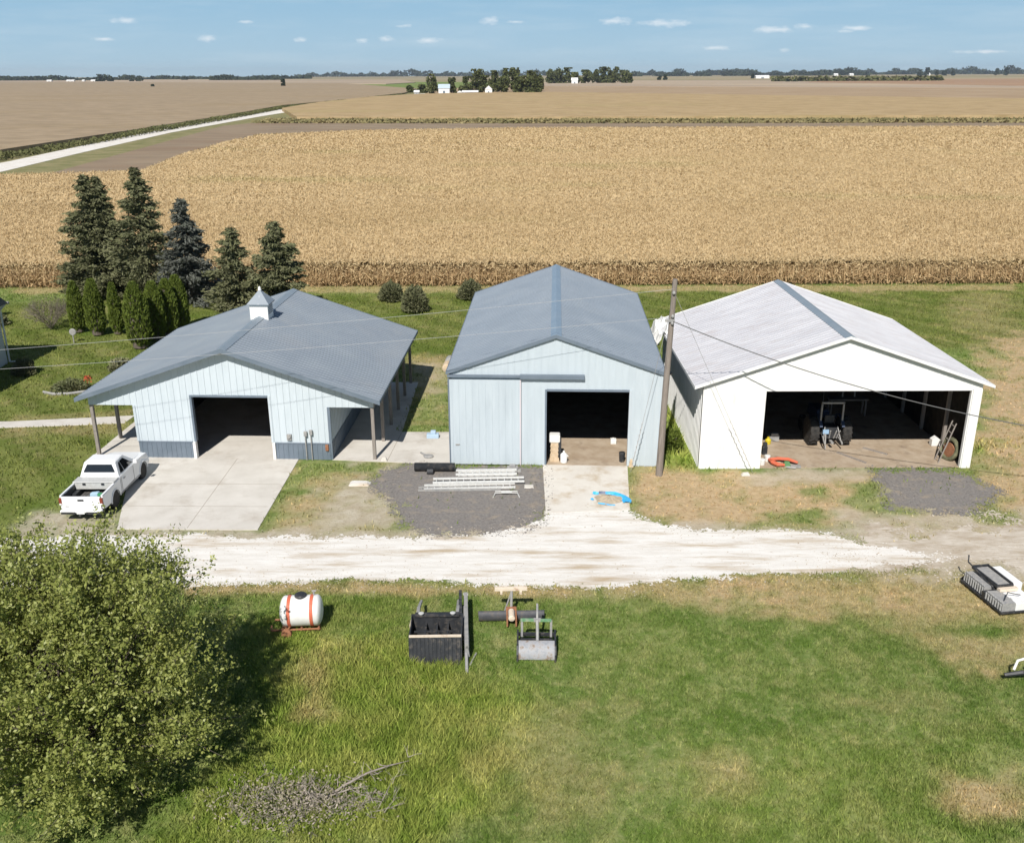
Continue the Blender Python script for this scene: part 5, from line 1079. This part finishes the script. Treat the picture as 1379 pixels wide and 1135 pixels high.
# gravel heap on the blue tarp
x, y = G(820, 673); root = thing('tarp_heap', 'low tan gravel heap on a blue tarp in front of the tall barn doorway', 'gravel heap', (x, y, .025))
rng = np.random.default_rng(5); mb = MB(); n = 28; vs = []; fs = []
for j, f in enumerate((1, .85, .6, .35, .12)):
    for i in range(n):
        a = 2 * math.pi * i / n; rr = f * (1 + .1 * math.sin(3 * a + 1) + .06 * rng.normal()); vs.append((rr * .6 * math.cos(a) - .04, rr * .5 * math.sin(a) - .04, .02 + .16 * (1 - f) ** .8 + .015 * rng.normal()))
for j in range(4):
    for i in range(n): fs.append((j * n + i, j * n + (i + 1) % n, (j + 1) * n + (i + 1) % n, (j + 1) * n + i))
fs.append(tuple(range(4 * n, 5 * n))); mb.add(vs, fs); mb.build('gravel', mat('tan_gravel', (.36, .29, .2), (.5, .43, .33), 30, .95, .8, 50), root)
def ribbon(pts, w, z, hump):
    mb = MB(); k = len(pts); vs = []; fs = []
    for i, (a, b_) in enumerate(pts):
        q = Vector(pts[min(i + 1, k - 1)]) - Vector(pts[max(i - 1, 0)]); nn = Vector((-q.y, q.x)).normalized() * (w[i] if hasattr(w, '__len__') else w)
        for f, zz in ((-1, z), (-.3, z + hump * rng.uniform(.4, 1.2)), (.4, z + hump * rng.uniform(.3, 1)), (1, z)): vs.append((a + nn.x * f, b_ + nn.y * f, zz))
    for i in range(k - 1):
        for j in range(3): fs.append((i * 4 + j, i * 4 + j + 1, i * 4 + j + 5, i * 4 + j + 4))
    mb.add(vs, fs); return mb
ribbon([(-.62, .62), (-.50, .57), (-.38, .52)], [.08, .13, .07], .02, .1).build('tarp', blue, root)
ribbon([(-.1, .52), (.1, .52), (.28, .45), (.46, .34), (.6, .18), (.70, 0), (.74, -.2), (.72, -.42)], [.04, .08, .13, .17, .2, .2, .2, .16], .03, .1).build('tarp', blue, root)
ribbon([(-.66, -.1), (-.74, .0), (-.70, .08)], [.03, .06, .04], .02, .05).build('tarp', blue, root); ribbon([(-.5, -.44), (-.25, -.52), (.0, -.60), (.2, -.62)], [.02, .04, .03, .02], .02, .04).build('tarp', blue, root)
ribbon([(-.38, .56), (-.22, .62), (-.05, .56)], [.05, .09, .05], .02, .1).build('dark_fold', mat('grey_blue_plastic', (.14, .17, .24), None, rough=.6), root)
# things at the tall barn doorway
def at(b_, u, v, z=.03): x, y = bw(b_, u, v); return (x, y, z)
root = thing('crate_stack', 'tan crate under a white cover at the left side of the tall barn doorway', 'stack', at(B2, -.02, .55), -B2['a'])
mb = MB(); mb.box(-.2, .22, -.2, .25, .0, .2); mb.box(-.17, .17, -.2, .2, .2, .95)
for z in (.35, .55, .75): mb.box(-.19, .19, -.215, -.2, z, z + .06)
mb.build('crate', tan, root); mb = MB(); mb.box(-.24, .26, -.24, .26, .95, 1.32); mb.build('white_cover', white, root, bevel=.06); mb = MB(); mb.box(.19, .32, -.18, .2, .2, 1.1); mb.build('dark_board', black, root)
mb = MB(); mb.lathe([(0, .14), (.02, .16), (.4, .16), (.45, .12), (.5, .05), (.58, .05)], (0, 0, 0), 'z', 16); mb.tube((.1, 0, .42), (.2, 0, .3), .025); tag(mb.build('white_jug', white, loc=at(B2, .42, .3), smooth=True), 'white plastic jug on the sill beside the tan crate stack', 'jug')
mb = MB(); mb.box(-.14, .14, -.12, .12, 0, .26); mb.tube((0, 0, .26), (0, 0, .3), .06); tag(mb.build('white_jug', white, loc=at(B2, 2.85, 2.8), bevel=.03), 'small white jug standing alone deep inside the tall barn doorway', 'jug')
mb = MB(); mb.lathe([(0, .12), (.45, .15), (.47, .13)], (0, 0, 0), 'z', 14); tag(mb.build('dark_bucket', black, loc=at(B2, 3.12, .5)), 'narrow black bucket against the right jamb of the tall barn doorway', 'bucket')
x, y = G(849, 628); mb = MB(); mb.hexa([(-.1, -.1, 0), (.12, -.1, 0), (.1, .1, 0), (-.1, .1, 0), (-.02, -.05, .35), (.06, -.05, .4), (.05, .05, .38), (-.02, .05, .36)]); tag(mb.build('wood_scrap', tan, loc=(x, y, 0)), 'small upright tan wood scrap right of the tall barn doorway', 'wood scrap')
# crumpled sheet at the back left corner of the open barn roof
rng = np.random.default_rng(77); mb = MB(); n, m_ = 9, 12; vs = []
for j in range(m_):
    for i in range(n): vs.append((-.75 + i * .16 + rng.normal(0, .05), j * .3 + rng.normal(0, .06), .18 - abs(i - 5) * .10 + rng.normal(0, .10) - (.35 if i < 2 else 0)))
mb.add(vs, [(j * n + i, j * n + i + 1, (j + 1) * n + i + 1, (j + 1) * n + i) for j in range(m_ - 1) for i in range(n - 1)])
x, y = bw(B3, -6.35, 8.6); tag(mb.build('crumpled_sheet', white, loc=(x, y, 4.05)), 'crumpled white plastic sheet hanging over the back left roof corner of the open barn', 'plastic sheet')

# ---------------------------------------------------------------- tractor in the open barn (rear towards the camera)
tx, ty = G(1118, 604); root = thing('farm_tractor', 'dark tractor with open roll bar parked rear first inside the open barn', 'tractor', (tx, ty + .15, .02), 0)
tpaint = mat('tractor_blue', (.03, .05, .10), (.05, .07, .12), 3, .5); 
for s in (-1, 1):
    wheel(root, 'rear_wheel', (s * .78, .55, .68), .68, .42, lugs=18, rimm=cream)
    wheel(root, 'front_wheel', (s * .62, 2.45, .38), .38, .24, rimm=cream)
    mb = MB(); pts = [(.55 + .78 * math.cos(t), .68 + .78 * math.sin(t)) for t in [R(30 + 12 * k) for k in range(11)]]; mb.prism(pts + [(.55 + .73 * math.cos(t), .68 + .73 * math.sin(t)) for t in [R(30 + 12 * k) for k in range(10, -1, -1)]], *sorted((s * .46, s * .60))); mb.build('fender', tpaint, root)
    mb = MB(); mb.box(*sorted((s * .48, s * .55)), .1, .18, 1.1, 2.2); mb.build('roll_bar_post', grey, root)
    mb = MB(); mb.path([(s * .35, .2, .6), (s * .42, -.45, .4), (s * .4, -.55, .35)], .035, 6); mb.tube((s * .42, -.3, .4), (s * .3, .05, 1.05), .025); mb.build('lift_arm', grey, root)
mb = MB(); mb.box(-.55, .55, .1, .18, 2.16, 2.25); mb.build('roll_bar_top', grey, root)
mb = MB(); mb.box(-.30, .30, .0, 1.5, .45, 1.0); mb.box(-.5, .5, .35, .75, .55, .8); mb.build('transmission', black, root)
mb = MB(); mb.hexa([(-.34, 1.4, .75), (.34, 1.4, .75), (.30, 3.0, .75), (-.30, 3.0, .75), (-.32, 1.4, 1.4), (.32, 1.4, 1.4), (.27, 2.95, 1.25), (-.27, 2.95, 1.25)]); mb.build('hood', tpaint, root, bevel=.04)
mb = MB(); mb.box(-.24, .24, .45, .85, 1.05, 1.15); mb.box(-.24, .24, .38, .48, 1.12, 1.5); mb.build('seat', black, root, bevel=.03)
mb = MB(); mb.path([(0.2 * math.cos(t), 1.25 + .08 * math.sin(t), 1.5 + .18 * math.sin(t)) for t in [2 * math.pi * k / 14 for k in range(15)]], .015, 5); mb.tube((0, 1.25, 1.5), (0, 1.45, 1.3), .02); mb.build('steering_wheel', black, root)
mb = MB(); mb.box(-.42, -.14, -.12, -.04, .72, .92); mb.build('blue_panel', mat('panel_blue', (.3, .45, .62), None, rough=.5), root)
mb = MB()
for x in (-.1, .12, .25): mb.tube((x, -.1, .5), (x * 1.3, -.3, .95), .03); 
mb.tube((-.3, -.3, .02), (-.28, -.1, .7), .03); mb.box(-.06, .06, -.35, .0, .3, .38); mb.build('hitch_levers', grey, root)
mb = MB(); mb.tube((.2, 2.2, 1.3), (.2, 2.2, 2.1), .035); mb.build('exhaust', black, root)
# orange harrow frame and bits at the left jamb of the open barn
x, y = G(1055, 628); root = thing('orange_frame', 'bright orange curved steel frame lying at the open barn left jamb', 'implement frame', (x, y, .02), R(-6))
mb = MB(); mb.path([(-.62, .42, .12), (-.2, .40, .2), (.25, .30, .22), (.65, .12, .14)], [.075, .085, .085, .06], 7); mb.path([(-.6, .40, .14), (-.5, .05, .16), (-.3, -.18, .14), (.02, -.12, .1)], [.07, .1, .1, .06], 7); mb.build('frame_tube', orange, root)
mb = MB(); mb.hexa([(-.05, -.05, .0), (.35, -.02, .0), (.28, .2, .0), (-.02, .2, 0), (.05, .0, .22), (.25, .02, .22), (.2, .16, .2), (.05, .16, .2)]); mb.build('green_cover', mat('dull_green', (.10, .22, .09), None, rough=.7), root); mb = MB(); mb.box(-.35, -.1, .0, .2, 0, .14); mb.build('wood_block', tan, root, bevel=.02)
mb = MB(); mb.box(.3, .75, -.18, .05, .0, .08); mb.tube((.1, -.2, .04), (.5, -.3, .05), .05); mb.build('loose_bracket', grey, root)
for px, py, lb in ((1026, 626, 'white pail with dark handle at the open barn left jamb, nearer one'), (1033, 621, 'white pail at the open barn left jamb, farther one')):
    x, y = G(px, py); mb = MB(); mb.lathe([(0, .11), (.28, .14), (.29, .12)], (0, 0, 0), 'z', 12); mb.path([(-.14, 0, .27), (0, -.12, .3), (.14, 0, .27)], .012, 4); tag(mb.build('pail', white, loc=(x, y, .01)), lb, 'pail')
x, y = G(1029, 612); mb = MB(); mb.box(-.12, .12, -.1, .1, 0, .42); mb.box(-.08, .1, -.08, .08, .42, .6); tag(mb.build('dark_can', black, loc=(x, y, .01), bevel=.02), 'dark green black can leaning at the inside of the open barn left jamb', 'can')
x, y = G(1034, 598); mb = MB(); mb.lathe([(0, .13), (.2, .15), (.28, .06), (.34, .06)], (0, 0, 0), 'z', 12); tag(mb.build('yellow_can', yellow, loc=(x, y, .03)), 'small yellow fuel can on the floor behind the left jamb of the open barn', 'fuel can')
x, y = G(1044, 598); mb = MB(); mb.box(-.25, .25, -.1, .1, 0, .3); mb.box(-.15, .2, -.1, .1, .3, .4); tag(mb.build('grey_case', grey, loc=(x, y + .4, .03)), 'grey case on the floor right of the yellow fuel can', 'case')
x, y = G(1258, 600); mb = MB(); mb.box(-.2, .2, -.15, .15, 0, .32); mb.prism([(-.2, .32), (.2, .32), (0, .46)], -.15, .15, 'y'); tag(mb.build('white_box', white, loc=(x, y, .03), bevel=.01), 'small white house shaped box on the floor at the right of the open barn', 'box')
x, y = bw(B3, 5.55, 1.0); root = thing('leaning_tyre', 'old tyre with rusty disc leaning on the right inside wall of the open barn', 'tyre', (x, y, .02), R(20)); root2 = root
mb = MB(); k = [(.46 * math.cos(t), .46 * math.sin(t)) for t in [2 * math.pi * i / 20 for i in range(21)]]; mb.path([(.10 + .25 * b_, a, .50 + b_) for a, b_ in k], .10, 8); mb.build('tyre', mat('mossy_rubber', (.08, .085, .05), (.2, .19, .11), 4, .9), root)
mb = MB(); mb.lathe([(-.03, .05), (-.02, .36), (.02, .36), (.03, .05)], (.08, 0, .46), 'x', 16); mb.build('disc', rust, root)
x, y = bw(B3, 5.6, .45); root = thing('step_ladder', 'grey wooden ladder leaning inside the right side of the open barn', 'ladder', (x - .1, y + .1, .02))
for s in (0, .4): mb = MB(); mb.tube((-.5, s, .0), (.1, s + .1, 1.9), .03, n=6); mb.build('rail', wood, root)
for k in range(6): mb = MB(); f = (k + .5) / 6; mb.tube((-.5 + .6 * f, .1 * f, 1.9 * f), (-.5 + .6 * f, .4 + .1 * f, 1.9 * f), .02, n=5); mb.build('rung', wood, root)
x, y = G(1178, 598); root = thing('workbench', 'dim workbench with a pale framed panel behind the tractor in the open barn', 'workbench', (x, y + 4, .02))
mb = MB(); mb.box(-1.0, 1.0, 0, .6, .85, .92); mb.build('bench_top', wood, root)
for x in (-.9, .9):
    for y in (.05, .5): mb = MB(); mb.box(x - .04, x + .04, y - .04, y + .04, 0, .85); mb.build('leg', wood, root)
mb = MB()
for a in ((-.35, -.28, 1.0, 1.7), (.28, .35, 1.0, 1.7), (-.35, .35, 1.64, 1.7)): mb.box(a[0], a[1], .2, .26, a[2], a[3])
mb.build('panel_frame', grey, root)
for i, (u, v, L) in enumerate(((1.2, 1.2, 1.6), (2.6, 2.0, 1.2))):
    x, y = bw(B3, u, v); mb = MB(); mb.box(-.05, .05, -L / 2, L / 2, 0, .05); tag(mb.build('floor_plank', wood, loc=(x, y, .02), rot=(0, 0, R(35 + 10 * i))), ('longer' if i == 0 else 'shorter') + ' loose grey plank on the dirt floor of the open barn', 'plank')
x, y = G(1004, 640); mb = MB(); mb.hexa([(-.2, -.12, 0), (.2, -.12, 0), (.22, .12, 0), (-.2, .12, 0), (-.12, -.08, .14), (.14, -.08, .12), (.12, .08, .14), (-.12, .08, .12)]); tag(mb.build('stone', concrete, loc=(x, y, 0), bevel=.02), 'pale stone at the guy wire foot in front of the open barn', 'stone')

# ---------------------------------------------------------------- implements at the right edge
x, y = G(1333, 829); root = thing('yard_machine', 'dismantled grey and white machine with a slatted tray rack at the right edge', 'machine', (x + .65, y, 0), R(9)); root.scale = (.62, .72, .66)
dim = mat('dim_white', (.55, .55, .54), (.44, .43, .42), 5, .6, c3=(.22, .21, .2), s3=4, t3=(.56, .68))
def fins(mb, x0, x1, y0, y1, z0, z1, n):
    for k in range(n):
        f = y0 + (y1 - y0) * (k + .2) / n; mb.box(x0 - .03, x0, f, f + (y1 - y0) / n * .5, z0 + .05, z1 - .05)
mb = MB(); mb.box(-.50, .25, .03, 1.22, .25, .70); mb.build('inner_box', grey, root); mb = MB(); fins(mb, -.47, .2, 0, 1.25, .65, .80, 7); fins(mb, -.55, .25, 0, 1.25, .25, .72, 7); mb.build('lower_box', dim, root, bevel=.01)
mb = MB(); mb.box(-.45, .1, 1.48, 2.97, .25, .78); mb.build('inner_box', grey, root); mb = MB(); fins(mb, -.42, .08, 1.45, 3.0, .74, .88, 9); fins(mb, -.50, .1, 1.45, 3.0, .25, .8, 9); mb.build('upper_box', dim, root, bevel=.02)
mb = MB(); mb.box(-.58, 1.6, -.06, 3.1, .16, .25); mb.box(-.58, .1, 1.25, 1.45, .2, .6); mb.build('frame', black, root)
mb = MB(); mb.box(.28, 1.5, .0, 1.2, .25, .66); mb.box(.3, .62, .3, .5, .66, .72); mb.box(.7, .74, .02, 1.18, .66, .69); mb.box(1.1, 1.14, .02, 1.18, .66, .69); mb.build('deck_panel', whitep, root, bevel=.02)
mb = MB(); mb.box(.1, 1.0, 1.3, 3.1, .86, .90)
for k in range(14): mb.box(.16, .94, 1.36 + k * .124, 1.42 + k * .124, .90, .92)
mb.build('tray', grey, root)
mb = MB(); mb.box(.04, .12, 1.25, 3.15, .84, 1.02); mb.box(.98, 1.06, 1.25, 3.15, .84, 1.02); mb.box(.04, 1.06, 3.08, 3.16, .84, 1.02); mb.box(.04, 1.06, 1.2, 1.28, .84, .98); mb.build('tray_rim', black, root)
mb = MB(); mb.path([(-.3, .2, .78), (.2, .6, .95), (.9, .5, .8)], .025, 5); mb.build('hose', black, root); mb = MB(); mb.box(1.08, 1.7, 1.3, 3.0, .3, .95); mb.build('side_panel', whitep, root, bevel=.05)
mb = MB(); mb.box(.1, 1.2, 1.0, 1.24, .72, .86); mb.build('cross_shelf', cream, root)
mb = MB(); mb.path([(.0, 1.2, .7), (-.05, 2.3, .95), (-.1, 3.3, 1.15), (-.05, 3.4, 1.5)], .04, 6); mb.build('lever', black, root)
wheel(root, 'wheel', (-.3, 3.05, .22), .22, .16, rimm=grey)
x, y = G(1362, 925); root = thing('wheeled_implement', 'small black and grey wheeled implement cut by the right edge', 'implement', (x + .8, y - .1, 0), R(20))
mb = MB(); mb.path([(-.75, .65, .25), (-.3, .45, .35), (.2, .3, .35), (.9, .2, .35)], [.06, .07, .07, .06], 6); mb.build('beam', black, root)
wheel(root, 'wheel', (-.15, -.1, .24), .24, .16, rimm=white); wheel(root, 'wheel', (.9, -.1, .24), .24, .16, rimm=white)
mb = MB(); mb.box(-.2, 1.0, -.3, .1, .3, .42); mb.tube((0, -.1, .4), (.1, .5, .6), .05); mb.build('platform', grey, root, bevel=.01); mb = MB(); mb.path([(-.35, .7, .3), (-.2, .75, .55), (.1, .7, .6)], .04, 6); mb.build('hitch_arm', white, root)
x, y = G(627, 800); mb = MB(); mb.hexa([(-.1, -.06, 0), (.1, -.06, 0), (.1, .06, 0), (-.1, .06, 0), (-.06, -.04, .06), (.06, -.04, .06), (.06, .04, .05), (-.06, .04, .05)]); tag(mb.build('stone', white, loc=(x, y, 0)), 'small white stone on the grass between the road and the black bucket', 'stone')

# ---------------------------------------------------------------- air
hz = bpy.data.materials.new('haze'); hz.use_nodes = True; t = hz.node_tree; t.nodes.remove(t.nodes['Principled BSDF'])
pv = N(t, 'ShaderNodeVolumePrincipled'); pv.inputs['Color'].default_value = (.78, .88, 1, 1); pv.inputs['Density'].default_value = .00005; pv.inputs['Anisotropy'].default_value = .2
t.links.new(pv.outputs[0], t.nodes['Material Output'].inputs['Volume'])
mb = MB(); mb.box(-9500, 9500, -9500, 9500, -1.6, 75); tag(mb.build('haze', hz), kind='stuff')
